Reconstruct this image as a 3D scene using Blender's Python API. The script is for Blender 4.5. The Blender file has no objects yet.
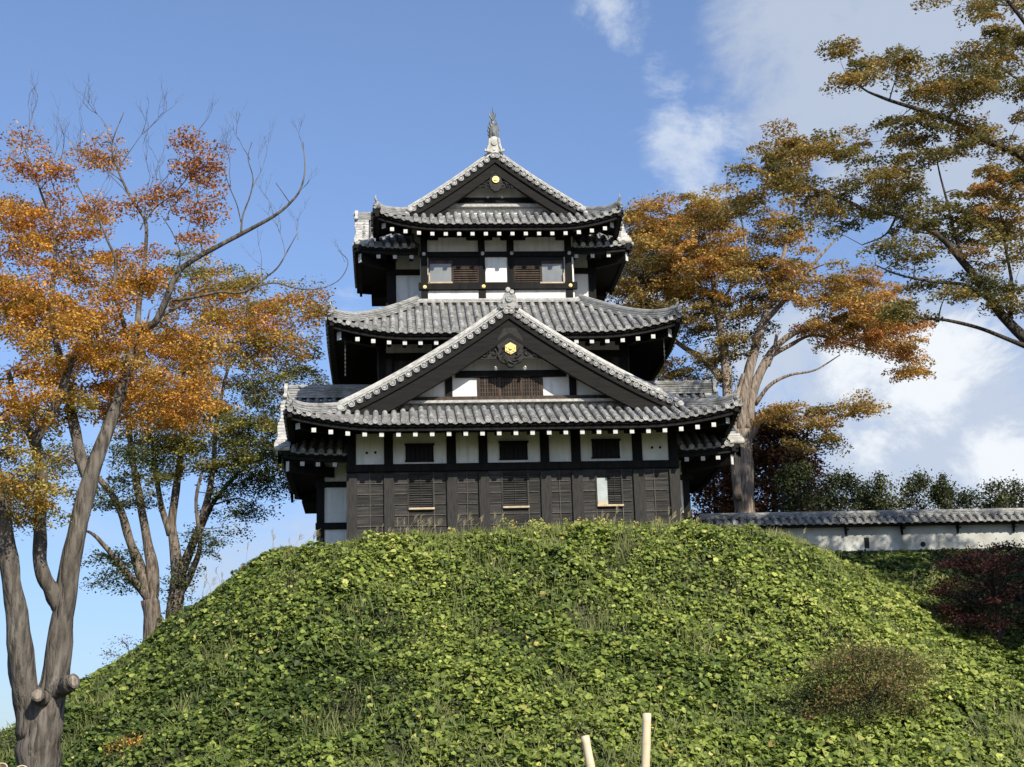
import bpy, math, random
import numpy as np
from mathutils import Vector, noise as mnoise
rnd = random.Random(7)
C = bpy.context.scene.collection
sc = bpy.context.scene
rad = math.radians

# ------------------------------------------------------------------ camera
F_PX = 1600.0
YAW, PIT, ROL = rad(4.6), rad(14.4), rad(-1.8)
_fw = np.array([math.sin(YAW)*math.cos(PIT), math.cos(YAW)*math.cos(PIT), math.sin(PIT)])
_r0 = np.array([math.cos(YAW), -math.sin(YAW), 0.0]); _u0 = np.cross(_r0, _fw)
_R = _r0*math.cos(ROL)+_u0*math.sin(ROL); _U = -_r0*math.sin(ROL)+_u0*math.cos(ROL)
CAM = np.array([-4.131, -53.3, -8.020])
def at(px, py, Y):
    """world point on the plane Y seen at that photo pixel"""
    d = _fw+(px-512)/F_PX*_R-(py-383.5)/F_PX*_U
    return CAM+d*((Y-CAM[1])/d[1])
def X(px, py, Y): return float(at(px, py, Y)[0])
def Z(px, py, Y): return float(at(px, py, Y)[2])
cd = bpy.data.cameras.new('camera'); cam = bpy.data.objects.new('camera', cd); C.objects.link(cam)
from mathutils import Matrix
cam.matrix_world = Matrix(((_R[0], _U[0], -_fw[0], CAM[0]), (_R[1], _U[1], -_fw[1], CAM[1]), (_R[2], _U[2], -_fw[2], CAM[2]), (0, 0, 0, 1)))
cd.sensor_fit = 'HORIZONTAL'; cd.sensor_width = 36; cd.lens = F_PX/1024*36
cd.clip_start = .3; cd.clip_end = 4000
sc.camera = cam

# ------------------------------------------------------------------ sun, sky, exposure
SUN_AZ, SUN_EL = rad(24), rad(37)       # to the right of the line from the castle towards the camera
sdir = Vector((math.sin(SUN_AZ)*math.cos(SUN_EL), -math.cos(SUN_AZ)*math.cos(SUN_EL), math.sin(SUN_EL)))
sl = bpy.data.lights.new('sun', 'SUN'); so = bpy.data.objects.new('sun', sl); C.objects.link(so)
sl.energy = 5.0; sl.angle = rad(.53); sl.color = (1, .93, .80)
so.rotation_euler = sdir.to_track_quat('Z', 'Y').to_euler(); so.location = (30, -40, 60)
wd = bpy.data.worlds.new('World'); sc.world = wd; wd.use_nodes = True
def build_world():
    nt = wd.node_tree; n = nt.nodes; L = nt.links
    bg = n['Background']; bg.inputs['Strength'].default_value = .132
    sky = n.new('ShaderNodeTexSky'); sky.sky_type = 'NISHITA'; sky.sun_disc = False
    sky.sun_elevation = SUN_EL; sky.sun_rotation = math.atan2(sdir.x, sdir.y)
    sky.air_density = 1.0; sky.dust_density = .6; sky.ozone_density = 2.0; sky.altitude = 30
    tc = n.new('ShaderNodeTexCoord')
    def blobs(lst):
        out = None
        for (px, py, r, a) in lst:
            d = Vector(at(px, py, 0)-CAM).normalized()
            dm = n.new('ShaderNodeVectorMath'); dm.operation = 'DISTANCE'; dm.inputs[1].default_value = d
            L.new(tc.outputs['Generated'], dm.inputs[0])
            mr = n.new('ShaderNodeMapRange'); mr.interpolation_type = 'SMOOTHERSTEP'
            mr.inputs['From Min'].default_value = r/F_PX; mr.inputs['From Max'].default_value = 0
            mr.inputs['To Min'].default_value = 0; mr.inputs['To Max'].default_value = a
            L.new(dm.outputs['Value'], mr.inputs['Value'])
            if out is None: out = mr.outputs[0]
            else:
                m = n.new('ShaderNodeMath'); m.operation = 'MAXIMUM'
                L.new(out, m.inputs[0]); L.new(mr.outputs[0], m.inputs[1]); out = m.outputs[0]
        return out
    mp = n.new('ShaderNodeMapping'); mp.inputs['Scale'].default_value = (12, 12, 18)
    L.new(tc.outputs['Generated'], mp.inputs['Vector'])
    nz = n.new('ShaderNodeTexNoise'); nz.inputs['Scale'].default_value = 1.0; nz.inputs['Detail'].default_value = 9
    nz.inputs['Roughness'].default_value = .66; nz.inputs['Distortion'].default_value = .35
    L.new(mp.outputs[0], nz.inputs['Vector'])
    nm = n.new('ShaderNodeMapRange'); nm.inputs['From Min'].default_value = .28; nm.inputs['From Max'].default_value = .72
    L.new(nz.outputs['Fac'], nm.inputs['Value']); nzf = nm.outputs[0]
    def cover(lst, lo, hi):
        b = blobs(lst)
        a = n.new('ShaderNodeMath'); a.operation = 'ADD'; L.new(b, a.inputs[0]); L.new(nzf, a.inputs[1])
        mr = n.new('ShaderNodeMapRange'); mr.interpolation_type = 'SMOOTHSTEP'
        mr.inputs['From Min'].default_value = lo; mr.inputs['From Max'].default_value = hi
        L.new(a.outputs[0], mr.inputs['Value'])
        gt = n.new('ShaderNodeMapRange'); gt.inputs['From Min'].default_value = .01; gt.inputs['From Max'].default_value = .22; L.new(b, gt.inputs['Value'])
        m2 = n.new('ShaderNodeMath'); m2.operation = 'MULTIPLY'; L.new(mr.outputs[0], m2.inputs[0]); L.new(gt.outputs[0], m2.inputs[1]); return m2.outputs[0]
    col = sky.outputs[0]
    tint = n.new('ShaderNodeMix'); tint.data_type = 'RGBA'; tint.blend_type = 'MULTIPLY'; tint.inputs[0].default_value = 1
    L.new(col, tint.inputs[6]); tint.inputs[7].default_value = SKY_TINT; col = tint.outputs[2]
    sp = n.new('ShaderNodeSeparateXYZ'); L.new(tc.outputs['Generated'], sp.inputs[0])
    cr = n.new('ShaderNodeValToRGB'); e = cr.color_ramp.elements; e[0].position = 0; e[0].color = (.50,.54,.60,1); e[1].position = .50; e[1].color = (1,1,1,1)
    q = e.new(.14); q.color = (.70,.73,.78,1); q = e.new(.28); q.color = (.90,.91,.94,1)
    L.new(sp.outputs['Z'], cr.inputs[0])
    t2 = n.new('ShaderNodeMix'); t2.data_type = 'RGBA'; t2.blend_type = 'MULTIPLY'; t2.inputs[0].default_value = 1
    L.new(col, t2.inputs[6]); L.new(cr.outputs[0], t2.inputs[7]); col = t2.outputs[2]
    for lst, lo, hi, c, fac in CLOUDS:
        mx = n.new('ShaderNodeMix'); mx.data_type = 'RGBA'
        cv = cover(lst, lo, hi)
        mu = n.new('ShaderNodeMath'); mu.operation = 'MULTIPLY'; mu.inputs[1].default_value = fac
        L.new(cv, mu.inputs[0]); L.new(mu.outputs[0], mx.inputs[0]); L.new(col, mx.inputs[6]); mx.inputs[7].default_value = c
        col = mx.outputs[2]
    L.new(col, bg.inputs['Color'])
SKY_TINT = (.98, 1.0, 1.12, 1)
CLOUDS = [
    # broad grey-white bank (upper right), ragged wisps, and the brighter cumulus low on the right
    ([(920, 40, 290, .95), (830, -10, 190, .85), (1020, 160, 240, .8), (850, 100, 180, .75), (735, -20, 90, .5)], .45, 1.30, (3.45, 3.9, 4.65, 1), .84),
    ([(690, 165, 100, .72), (672, 130, 60, .5), (665, 75, 55, .50), (625, 14, 75, .60), (345, 305, 42, .50), (740, 210, 60, .3)], .68, 1.35, (4.9, 5.3, 5.8, 1), .72),
    ([(960, 400, 210, .95), (860, 400, 150, .70), (1010, 330, 160, .7), (900, 470, 170, .8), (780, 350, 130, .6), (1010, 480, 150, .7), (640, 300, 100, .4), (280, 580, 160, .38), (80, 470, 120, .2)], .50, 1.25, (3.7, 4.15, 4.9, 1), .9),
    ([(930, 375, 110, .75), (980, 350, 100, .65), (880, 440, 80, .45), (1000, 455, 90, .6), (850, 370, 70, .4)], .72, 1.20, (5.8, 6.05, 6.35, 1), .92),
]
build_world()
sc.view_settings.view_transform = 'Standard'; sc.view_settings.look = 'None'
sc.view_settings.gamma = 1; sc.view_settings.exposure = .28
sc.cycles.max_bounces = 6; sc.cycles.transparent_max_bounces = 4; sc.cycles.diffuse_bounces = 3
sc.cycles.use_denoising = True

# ------------------------------------------------------------------ helpers
class MB:
    def __init__(s): s.v = []; s.f = []; s.m = []; s.cur = 0
    def add(s, vs, fs):
        o = len(s.v); s.v += [tuple(map(float, p)) for p in vs]
        s.f += [tuple(i+o for i in f) for f in fs]; s.m += [s.cur]*len(fs)
    def box(s, x0, x1, y0, y1, z0, z1):
        s.add([(x0,y0,z0),(x1,y0,z0),(x1,y1,z0),(x0,y1,z0),(x0,y0,z1),(x1,y0,z1),(x1,y1,z1),(x0,y1,z1)],
              [(0,3,2,1),(4,5,6,7),(0,1,5,4),(1,2,6,5),(2,3,7,6),(3,0,4,7)])
    def obox(s, M, u0, u1, o0, o1, z0, z1):
        p = [M(u,o,z) for z in (z0,z1) for (u,o) in ((u0,o0),(u1,o0),(u1,o1),(u0,o1))]
        s.add(p, [(0,3,2,1),(4,5,6,7),(0,1,5,4),(1,2,6,5),(2,3,7,6),(3,0,4,7)])
    def hexa(s, p):   # 8 corners, bottom four then top four
        s.add(p, [(0,3,2,1),(4,5,6,7),(0,1,5,4),(1,2,6,5),(2,3,7,6),(3,0,4,7)])
    def tube(s, path, rs, n=8, cap=True, rough=0, sd=0):
        path = [Vector(p) for p in path]; N = len(path)
        if isinstance(rs, (int, float)): rs = [rs]*N
        t0 = (path[1]-path[0]).normalized(); a = t0.orthogonal().normalized()
        vs = []
        for i, p in enumerate(path):
            t = (path[min(i+1, N-1)]-path[max(i-1, 0)])
            t = t.normalized() if t.length > 1e-9 else t0
            a = (a-t*a.dot(t)); a = a.normalized() if a.length > 1e-6 else t.orthogonal().normalized()
            b = t.cross(a)
            for k in range(n):
                an = 2*math.pi*k/n; r = rs[i]
                if rough: r *= 1+rough*mnoise.noise(Vector((math.cos(an)*1.6+sd, math.sin(an)*1.6, i*.35+sd)))*1.8
                vs.append(p+a*(math.cos(an)*r)+b*(math.sin(an)*r))
        fs = [(i*n+k, i*n+(k+1)%n, (i+1)*n+(k+1)%n, (i+1)*n+k) for i in range(N-1) for k in range(n)]
        if cap: fs += [tuple(range(n))[::-1], tuple((N-1)*n+k for k in range(n))]
        s.add(vs, fs)
    def prism(s, M, pts, o0, o1):      # outline in (u,z), extruded along outward axis
        n = len(pts)
        s.add([M(u,o0,z) for u,z in pts]+[M(u,o1,z) for u,z in pts],
              [tuple(range(n))[::-1], tuple(range(n, 2*n))]+[(i,(i+1)%n,n+(i+1)%n,n+i) for i in range(n)])
    def disc(s, M, u, z, o0, o1, r, n=12, r2=None):
        s.prism(M, [(u+r*math.cos(2*math.pi*k/n), z+r*math.sin(2*math.pi*k/n)) for k in range(n)], o0, o1)
    def build(s, name, mat, parent=None, label=None, smooth=False, bevel=0, origin=None):
        me = bpy.data.meshes.new(name)
        v = s.v
        if origin is not None: v = [(p[0]-origin[0], p[1]-origin[1], p[2]-origin[2]) for p in v]
        me.from_pydata(v, [], s.f); me.validate(clean_customdata=False)
        mats = mat if isinstance(mat, (list, tuple)) else [mat]
        for m in mats: me.materials.append(m)
        if len(mats) > 1 and len(me.polygons) == len(s.m): me.polygons.foreach_set('material_index', s.m)
        if smooth: me.polygons.foreach_set('use_smooth', [True]*len(me.polygons))
        me.update()
        o = bpy.data.objects.new(name, me); C.objects.link(o)
        if parent: o.parent = parent
        if label: o['label'] = label
        if bevel:
            b = o.modifiers.new('bevel', 'BEVEL'); b.width = bevel; b.segments = 1; b.limit_method = 'ANGLE'
        return o
def tag(o, label=None, cat=None, group=None, kind=None):
    if label: o['label'] = label
    if cat: o['category'] = cat
    if group: o['group'] = group
    if kind: o['kind'] = kind
    return o
def thing(name, label, cat, loc=(0,0,0), group=None):
    o = bpy.data.objects.new(name, None); o.empty_display_size = .3; C.objects.link(o); o.location = loc
    return tag(o, label, cat, group)
def frame(ox, oy, side):
    U, O = {'F': ((1,0),(0,-1)), 'B': ((-1,0),(0,1)), 'L': ((0,-1),(-1,0)), 'R': ((0,1),(1,0))}[side]
    return lambda u, o, z: (ox+u*U[0]+o*O[0], oy+u*U[1]+o*O[1], z)

# ------------------------------------------------------------------ materials
def mat(name, fn, rough=.7, spec=.3, metal=0):
    m = bpy.data.materials.new(name); m.use_nodes = True; nt = m.node_tree
    b = nt.nodes['Principled BSDF']; b.inputs['Roughness'].default_value = rough
    b.inputs['Specular IOR Level'].default_value = spec; b.inputs['Metallic'].default_value = metal
    fn(nt, b, nt.nodes, nt.links); return m
def mixc(n, L, a, b, fac, mode='MIX'):
    m = n.new('ShaderNodeMix'); m.data_type = 'RGBA'; m.blend_type = mode
    for sck, val in ((m.inputs[0], fac), (m.inputs[6], a), (m.inputs[7], b)):
        if isinstance(val, bpy.types.NodeSocket): L.new(val, sck)
        else: sck.default_value = val if not isinstance(val, tuple) else (*val[:3], 1)
    return m.outputs[2]
def noise_fac(n, L, scale, lo=.35, hi=.65, detail=5, stretch=None, co='Object'):
    tc = n.new('ShaderNodeTexCoord'); v = tc.outputs[co]
    if stretch:
        mp = n.new('ShaderNodeMapping'); mp.inputs['Scale'].default_value = stretch; L.new(v, mp.inputs[0]); v = mp.outputs[0]
    nz = n.new('ShaderNodeTexNoise'); nz.inputs['Scale'].default_value = scale; nz.inputs['Detail'].default_value = detail
    L.new(v, nz.inputs['Vector'])
    mr = n.new('ShaderNodeMapRange'); mr.inputs['From Min'].default_value = lo; mr.inputs['From Max'].default_value = hi
    L.new(nz.outputs['Fac'], mr.inputs['Value']); return mr.outputs[0]
def island(n):
    return n.new('ShaderNodeNewGeometry').outputs['Random Per Island']
def bump(n, L, b, h, strength=.3, dist=.02):
    bm = n.new('ShaderNodeBump'); bm.inputs['Strength'].default_value = strength; bm.inputs['Distance'].default_value = dist
    L.new(h, bm.inputs['Height']); L.new(bm.outputs[0], b.inputs['Normal'])
def simple(c1, c2, scale, rough=.7, spec=.3, stretch=None, isl=0, bmp=0, name='mat', metal=0, stain=None):
    def fn(nt, b, n, L):
        f = noise_fac(n, L, scale, stretch=stretch)
        c = mixc(n, L, c1, c2, f)
        if isl:
            r = n.new('ShaderNodeMapRange'); r.inputs['To Min'].default_value = 1-isl; r.inputs['To Max'].default_value = 1+isl
            L.new(island(n), r.inputs['Value'])
            cb = n.new('ShaderNodeCombineColor'); [L.new(r.outputs[0], cb.inputs[i]) for i in range(3)]
            c = mixc(n, L, c, cb.outputs[0], 1.0, 'MULTIPLY')
        if name == 'white plaster':
            f3 = noise_fac(n, L, 6, lo=.52, hi=.80, detail=7, stretch=(1,1,.09)); c = mixc(n, L, c, (.50,.49,.45), f3)
        if stain:
            f2 = noise_fac(n, L, stain[1], lo=.5, hi=.72, detail=8)
            c = mixc(n, L, c, stain[0], f2)
        L.new(c, b.inputs['Base Color'])
        if bmp: bump(n, L, b, f, bmp)
    return mat(name, fn, rough, spec, metal)
M = {}
M['pan'] = simple((.13,.13,.127), (.24,.237,.225), 7, .6, .35, isl=.25, bmp=.15, name='smoked clay pan tile')
M['tile'] = simple((.20,.20,.192), (.38,.373,.352), 5, .6, .35, isl=.30, bmp=.15, name='smoked clay tile', stain=((.10,.10,.085), 1.7))
M['ridge'] = simple((.17,.17,.165), (.40,.395,.375), 3, .6, .35, stretch=(1,1,9), isl=.1, bmp=.2, name='stacked ridge tile', stain=((.12,.12,.10), 2.2))
M['mortar'] = simple((.58,.565,.52), (.32,.31,.285), 5, .85, .2, isl=.12, bmp=.2, name='weathered lime mortar')
M['gap'] = simple((.09,.09,.088), (.15,.15,.145), 9, .7, .3, name='tile recess shade')  # shade of the disc grooves and gaps, put into the tile colour
M['kake'] = simple((.46,.45,.42), (.27,.265,.25), 9, .6, .35, isl=.22, bmp=.15, name='verge tile')
M['oldplaster'] = simple((.56,.57,.53), (.42,.425,.39), 1.3, .9, .15, bmp=.08, name='greyed wall plaster', stain=((.30,.30,.26), 1.1))
M['plaster'] = simple((.83,.82,.77), (.72,.71,.66), 1.6, .85, .2, bmp=.06, name='white plaster', stain=((.55,.54,.50), .9))
M['black'] = simple((.006,.0055,.005), (.013,.012,.0105), 6, .65, .12, stretch=(1,1,.2), name='black stained timber')
M['soffit'] = simple((.010,.009,.008), (.018,.016,.014), 6, .8, .15, name='dark soffit boards')
M['boards'] = simple((.020,.019,.0175), (.050,.047,.043), 5, .8, .2, stretch=(.25,1,3), isl=.3, bmp=.25, name='weathered cladding boards')
M['batten'] = simple((.021,.020,.0185), (.041,.0385,.0355), 8, .8, .2, stretch=(4,4,.4), isl=.15, name='weathered timber posts')
M['batten2'] = simple((.060,.056,.050), (.12,.11,.095), 8, .8, .2, stretch=(4,4,.4), isl=.2, name='pale thin battens')
M['brown'] = simple((.036,.026,.020), (.075,.052,.037), 8, .75, .2, stretch=(1,1,.3), isl=.2, name='brown timber')
M['ledge'] = simple((.42,.33,.22), (.55,.45,.32), 6, .7, .2, name='raw wood ledge')
M['white'] = simple((.66,.65,.61), (.50,.49,.46), 6, .7, .3, name='white painted rafter end')
M['void'] = simple((.008,.008,.008), (.012,.012,.012), 4, .6, .2, name='dark opening')
M['glass'] = simple((.17,.18,.185), (.22,.23,.23), 2, .2, .5, name='window glass')
M['gold'] = simple((.90,.66,.24), (.75,.52,.16), 9, .33, .5, metal=.85, name='gilt metal')
M['bronze'] = simple((.11,.12,.12), (.24,.24,.225), 6, .55, .4, isl=.2, metal=.25, name='weathered bronze')
M['barge'] = simple((.007,.0062,.0055), (.015,.0135,.012), 5, .65, .12, stretch=(.3,.3,5), name='black bargeboard timber')
M['carve'] = simple((.008,.0075,.007), (.030,.027,.024), 18, .6, .2, name='carved dark timber')

# ------------------------------------------------------------------ ground
GROUND = -9.6; MX0 = -7.7
def rrect(x, y, x0, x1, y0, y1, r):
    cx, cy, hx, hy = (x0+x1)/2, (y0+y1)/2, (x1-x0)/2-r, (y1-y0)/2-r
    dx, dy = np.abs(x-cx)-hx, np.abs(y-cy)-hy
    return np.hypot(np.maximum(dx, 0), np.maximum(dy, 0))+np.minimum(np.maximum(dx, dy), 0)-r
def height(x, y):
    x = np.asarray(x, float); y = np.asarray(y, float)
    rim = -.60+.42*np.clip((x+6.5)/6.0, 0, 1)
    rim = np.where(y > -.9, rim*np.clip(1-(y+.9)/.8, 0, 1), rim)
    d = rrect(x, y, MX0, 9.0, -3.0, 13.0, 3.2); dp = np.maximum(d, 0)
    aa = np.sqrt(dp**2+.5)-.707
    zm = rim-.84*aa+.25*np.log1p(np.exp((aa-4.2)*1.5))/1.5
    d2 = rrect(x, y, 8.0, 60, 4.3, 70, 3.0); dp = np.maximum(d2, 0)
    ze = .10-.66*(np.sqrt(dp**2+.8**2)-.8)
    z = np.maximum(zm, ze)
    bumps = .16*np.sin(x*.9+1.3)*np.sin(y*.8+.4)+.10*np.sin(x*2.1+y*1.3)+.07*np.sin(y*3.1-x*1.9)
    z = z+bumps*np.clip(np.maximum(d, 0)/2.0, 0, 1)*np.clip(np.maximum(d2, 0)/2., 0, 1)
    return np.maximum(z, GROUND+.02*np.sin(x*.5)*np.sin(y*.4))
def sheet(name, xs, ys, m):
    Xg, Yg = np.meshgrid(xs, ys); Zg = height(Xg, Yg)
    nx, ny = len(xs), len(ys)
    v = np.stack([Xg, Yg, Zg], -1).reshape(-1, 3)
    i = np.arange(nx-1)[None, :]+nx*np.arange(ny-1)[:, None]
    f = np.stack([i, i+1, i+nx+1, i+nx], -1).reshape(-1, 4)
    me = bpy.data.meshes.new(name); me.from_pydata(v.tolist(), [], f.tolist()); me.materials.append(m)
    me.polygons.foreach_set('use_smooth', [True]*len(me.polygons))
    o = bpy.data.objects.new(name, me); C.objects.link(o); return tag(o, kind='structure')
xs = np.unique(np.concatenate([np.linspace(-1500, -60, 14), np.linspace(-60, -26, 14), np.arange(-26, 36, .4), np.linspace(36, 80, 20), np.linspace(80, 1500, 14)]))
ys = np.unique(np.concatenate([np.linspace(-1500, -60, 14), np.linspace(-60, -24, 18), np.arange(-24, 16, .4), np.linspace(16, 90, 30), np.linspace(90, 2500, 16)]))
M['soil'] = simple((.035,.045,.018), (.07,.06,.035), 1.2, .95, .1, bmp=.4, name='soil and moss')
sheet('ground', xs, ys, M['soil'])

# ------------------------------------------------------------------ castle
castle = thing('castle_turret', 'three storey black and white castle turret with grey tiled roofs on the green mound', 'castle')
XC = .11
def prof(a, b): return lambda t: a*t+b*t*t
def lift(L, W):
    def f(w, t): return L*max(0, 1-w/W)**2*max(0, 1-t/W)
    return f
ROW = .31
def tiles(mb, Fm, S, z0, h, lf, tmax, s_lo, s_hi, tmin=None, disc=True, base=True, mbd=None, corner=None):
    """barrel and pan tile rows; Fm is a frame whose o=0 is the eave line; t runs inward"""
    wfun = corner if corner else (lambda s: S-abs(s))
    def P(s, t, dz=0): return Vector(Fm(s, -t, z0+h(t)+lf(wfun(s), t)+dz))
    two = mb.cur
    k0, k1 = math.ceil(s_lo/ROW-.5), math.floor(s_hi/ROW+.5)
    for k in range(k0, k1+1):
        s = k*ROW
        if s < s_lo-.001 or s > s_hi+.001: continue
        tm = tmax(s); tn = tmin(s) if tmin else 0
        if tm-tn < .12: continue
        mb.cur = 1
        if mbd is None:
            sa, sb = max(s-ROW/2, s_lo), min(s+ROW/2, s_hi); na = max(2, int(tm/.6)); vv = []
            for q in range(na+1):
                for e_ in (sa, sb):
                    tq = tn+(max(tmax(e_), .03)-tn)*q/na; vv.append(P(e_, tq, -.07))
            mb.add(vv, [(2*q, 2*q+1, 2*q+3, 2*q+2) for q in range(na)])
        # barrel
        mb.cur = 0
        t = tn
        while t < tm-.02:
            t2 = min(t+.30, tm)
            a, b = P(s, t), P(s, t2); side = (P(s+.05, t)-P(s-.05, t)).normalized(); dr = (b-a).normalized(); nrm = side.cross(dr)
            if nrm.z < 0: nrm = -nrm
            vs = []
            for p, r, e in ((a, .098, .008), (b, .091, 0)):
                for j in range(6):
                    an = math.pi*j/5; vs.append(p+side*(math.cos(an)*r)+nrm*(math.sin(an)*r*1.05+e+.018*math.sin(an)))
            mb.add(vs, [(j, j+1, 7+j, 6+j) for j in range(5)]+[(0,1,2,3,4,5)])
            t = t2
        if disc and tn == 0:
            a = P(s, 0, .035)
            q = []
            for (r, o) in ((.096, 0), (.096, .07), (.074, .07), (.070, .052), (0.044, .052), (.038, .062)):
                q.append([Vector(Fm(s+r*math.cos(2*math.pi*j/12), o, a.z+r*math.sin(2*math.pi*j/12))) for j in range(12)])
            mb.add([p for rr in q for p in rr], [(i*12+j, i*12+(j+1)%12, (i+1)*12+(j+1)%12, (i+1)*12+j) for i in range(5) for j in range(12)]+[tuple(60+j for j in range(12))])
        mb.cur = 1
        # pan course to the next row
        s2 = s+ROW
        if s2 > s_hi+.16: continue
        tmp = min(tm, tmax(min(s2, s_hi))) if tmax(min(s2, s_hi)) > .1 else tm
        t = tn
        while t < tmp-.02:
            t2 = min(t+.27, tmp)
            r = []
            for (tt, dz) in ((t, -.035), (t, .0), (t2, -.018)):
                r += [P(s, tt, dz+.01), P(s+ROW*.5, tt, dz-.03), P(s2, tt, dz+.01)]
            mb.add(r, [(0,1,4,3),(1,2,5,4),(3,4,7,6),(4,5,8,7)])
            t = t2
        if disc and tn == 0:
            r = [P(s+ROW*q, 0, dz)+Vector(Fm(0,.05,0))-Vector(Fm(0,0,0)) for q, dz in ((.2,0),(.5,-.02),(.8,0))]
            r2 = [Vector((p.x, p.y, p.z-.085+.02*(i!=1))) for i, p in enumerate(r)]
            mb.add(r+r2, [(0,1,4,3),(1,2,5,4)])
def under(roof, Fm, S, z0, lf, depth, s_lo, s_hi, zin, corner=None, fh=.24):
    """fascia and soffit below an eave"""
    wfun = corner if corner else (lambda s: S-abs(s))
    N = 28; fa = MB(); so_ = MB()
    rows = []
    for i in range(N+1):
        s = s_lo+(s_hi-s_lo)*i/N; l = lf(max(0, wfun(s)), 0)
        rows.append((s, l))
    def ring(s, l): 
        zt = z0+l-.03
        return [Fm(s,-.03,zt), Fm(s,-.03,zt-fh*.48), Fm(s,-.10,zt-fh*.5), Fm(s,-.10,zt-fh), Fm(s,-.24,zt-fh), Fm(s,-.24,zt)]
    vs = []
    for s, l in rows: vs += ring(s, l)
    fa.add(vs, [(i*6+j, (i+1)*6+j, (i+1)*6+(j+1)%6, i*6+(j+1)%6) for i in range(N) for j in range(6)]+[(0,1,2,3,4,5), tuple(N*6+j for j in range(6))])
    vs = []
    for s, l in rows:
        w = max(0, wfun(s)); d = min(depth, max(.25, w)) if corner is None or True else depth
        f_ = d/depth
        vs += [Fm(s,-.2,z0+l-.12), Fm(s,-d,z0+l*(1-f_)+(zin)*f_-.12*(1-f_))]
    so_.add(vs, [(i*2, i*2+1, i*2+3, i*2+2) for i in range(N)])
    fa.build('fascia', M['black'], roof)
    so_.build('soffit', M['soffit'], roof)
_raf = {}
def rafters(roof, Fm, z, reach, ss, zr=.30, wsz=.070, side='F', lf=None, wfun=None, fo=.19):
    """one rafter per position, painted white on its end"""
    key = (side, round(reach, 2))
    if key not in _raf:
        mb = MB(); G = frame(0, 0, side)
        p = [G(-wsz,0,-wsz),G(wsz,0,-wsz),G(wsz,-reach,-wsz+zr),G(-wsz,-reach,-wsz+zr),G(-wsz,0,wsz),G(wsz,0,wsz),G(wsz,-reach,wsz+zr),G(-wsz,-reach,wsz+zr)]
        mb.hexa(p); mb.cur = 1; mb.obox(G, -wsz-.003, wsz+.003, -.002, .016, -wsz-.003, wsz+.003)
        me = mb.build('rafter', [M['black'], M['white']]); _raf[key] = me.data; bpy.data.objects.remove(me)
    for s in ss:
        o = bpy.data.objects.new('rafter', _raf[key]); C.objects.link(o); o.parent = roof
        l = lf(wfun(s), fo)*.75 if lf else 0
        o.location = Fm(s, -fo, z+l-.05)
def corner_rafter(roof, x0, y0, x1, y1, z1, rise, w=.10, hh=.20):
    d = Vector((x1-x0, y1-y0, 0)).normalized(); sd = Vector((-d.y, d.x, 0)); mb = MB()
    a = Vector((x0, y0, z1+rise)); b = Vector((x1, y1, z1))
    mb.hexa([a-sd*w-Vector((0,0,hh)), a+sd*w-Vector((0,0,hh)), b+sd*w-Vector((0,0,hh)), b-sd*w-Vector((0,0,hh)), a-sd*w, a+sd*w, b+sd*w, b-sd*w])
    mb.cur = 1; e = b+d*.02
    mb.hexa([b-sd*w-Vector((0,0,hh+.002)), b+sd*w-Vector((0,0,hh+.002)), e+sd*w-Vector((0,0,hh+.002)), e-sd*w-Vector((0,0,hh+.002)), b-sd*w, b+sd*w, e+sd*w, e-sd*w])
    mb.build('corner_rafter', [M['black'], M['white']], roof)
def sweep_ridge(mb, path, w, hgt, n=4, capr=.08):
    """stacked flat ridge courses with a round cap"""
    path = [Vector(p) for p in path]; N = len(path)
    half = []
    for i in range(n):
        z = hgt*i/n; dz = hgt/n
        half += [(w/2-.006*i, z), (w/2-.006*i, z+dz*.74), (w/2-.03-.006*i, z+dz*.80), (w/2-.03-.006*i, z+dz*.99)]
    cap = [(capr*math.cos(a), hgt+capr*math.sin(a)) for a in [math.pi*k/6 for k in range(7)]]
    pr_ = half+cap+[(-x, z) for x, z in half[::-1]]
    vs = []
    for i, p in enumerate(path):
        t = path[min(i+1, N-1)]-path[max(i-1, 0)]; sd = Vector((t.y, -t.x, 0)).normalized()
        up = sd.cross(t.normalized()); up = up if up.z > 0 else -up
        up = (up*.5+Vector((0,0,.5))).normalized()
        for x, z in pr_: vs.append(p+sd*x+up*z)
    m = len(pr_)
    mb.add(vs, [(i*m+j, i*m+j+1, (i+1)*m+j+1, (i+1)*m+j) for i in range(N-1) for j in range(m-1)]+[tuple(range(m)), tuple((N-1)*m+j for j in range(m))])
def ridge_end(parent, Fm, u, o, z, w, hgt, m, horn=True, name='ridge_end_tile'):
    """ogre tile: stepped arch plate with a ring boss, side scrolls and a forward horn"""
    mb = MB()
    pts = [(-.62,0),(-.66,.10),(-.52,.16),(-.46,.30),(-.50,.62),(-.42,.82),(-.30,.93),(-.1,1.0),(.1,1.0),(.30,.93),(.42,.82),(.50,.62),(.46,.30),(.52,.16),(.66,.10),(.62,0)]
    mb.prism(Fm, [(u+x*w, z+y*hgt) for x, y in pts], o-.10, o+.02)
    G = lambda a, b, c: Fm(a, b, c)
    for (r, d) in ((.27*w, .05), (.20*w, .035), (.12*w, .06)): mb.disc(G, u, z+.60*hgt, o+.02, o+.02+d, r, 14)
    mb.disc(G, u, z+.20*hgt, o+.02, o+.05, .13*w, 10)
    for sx in (-1, 1): mb.disc(G, u+sx*.52*w, z+.10*hgt, o-.08, o+.05, .13*w, 10)
    if horn:
        for (x, dz, q) in ((0, 0, .16),):
            p = [Fm(u+x, o-.35, z+hgt*1.0), Fm(u+x, o-.05, z+hgt*1.05), Fm(u+x, o+q, z+hgt*1.17)]
            mb.tube(p, [.07, .075, .08], 10)
    return mb.build(name, m, parent)
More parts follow.
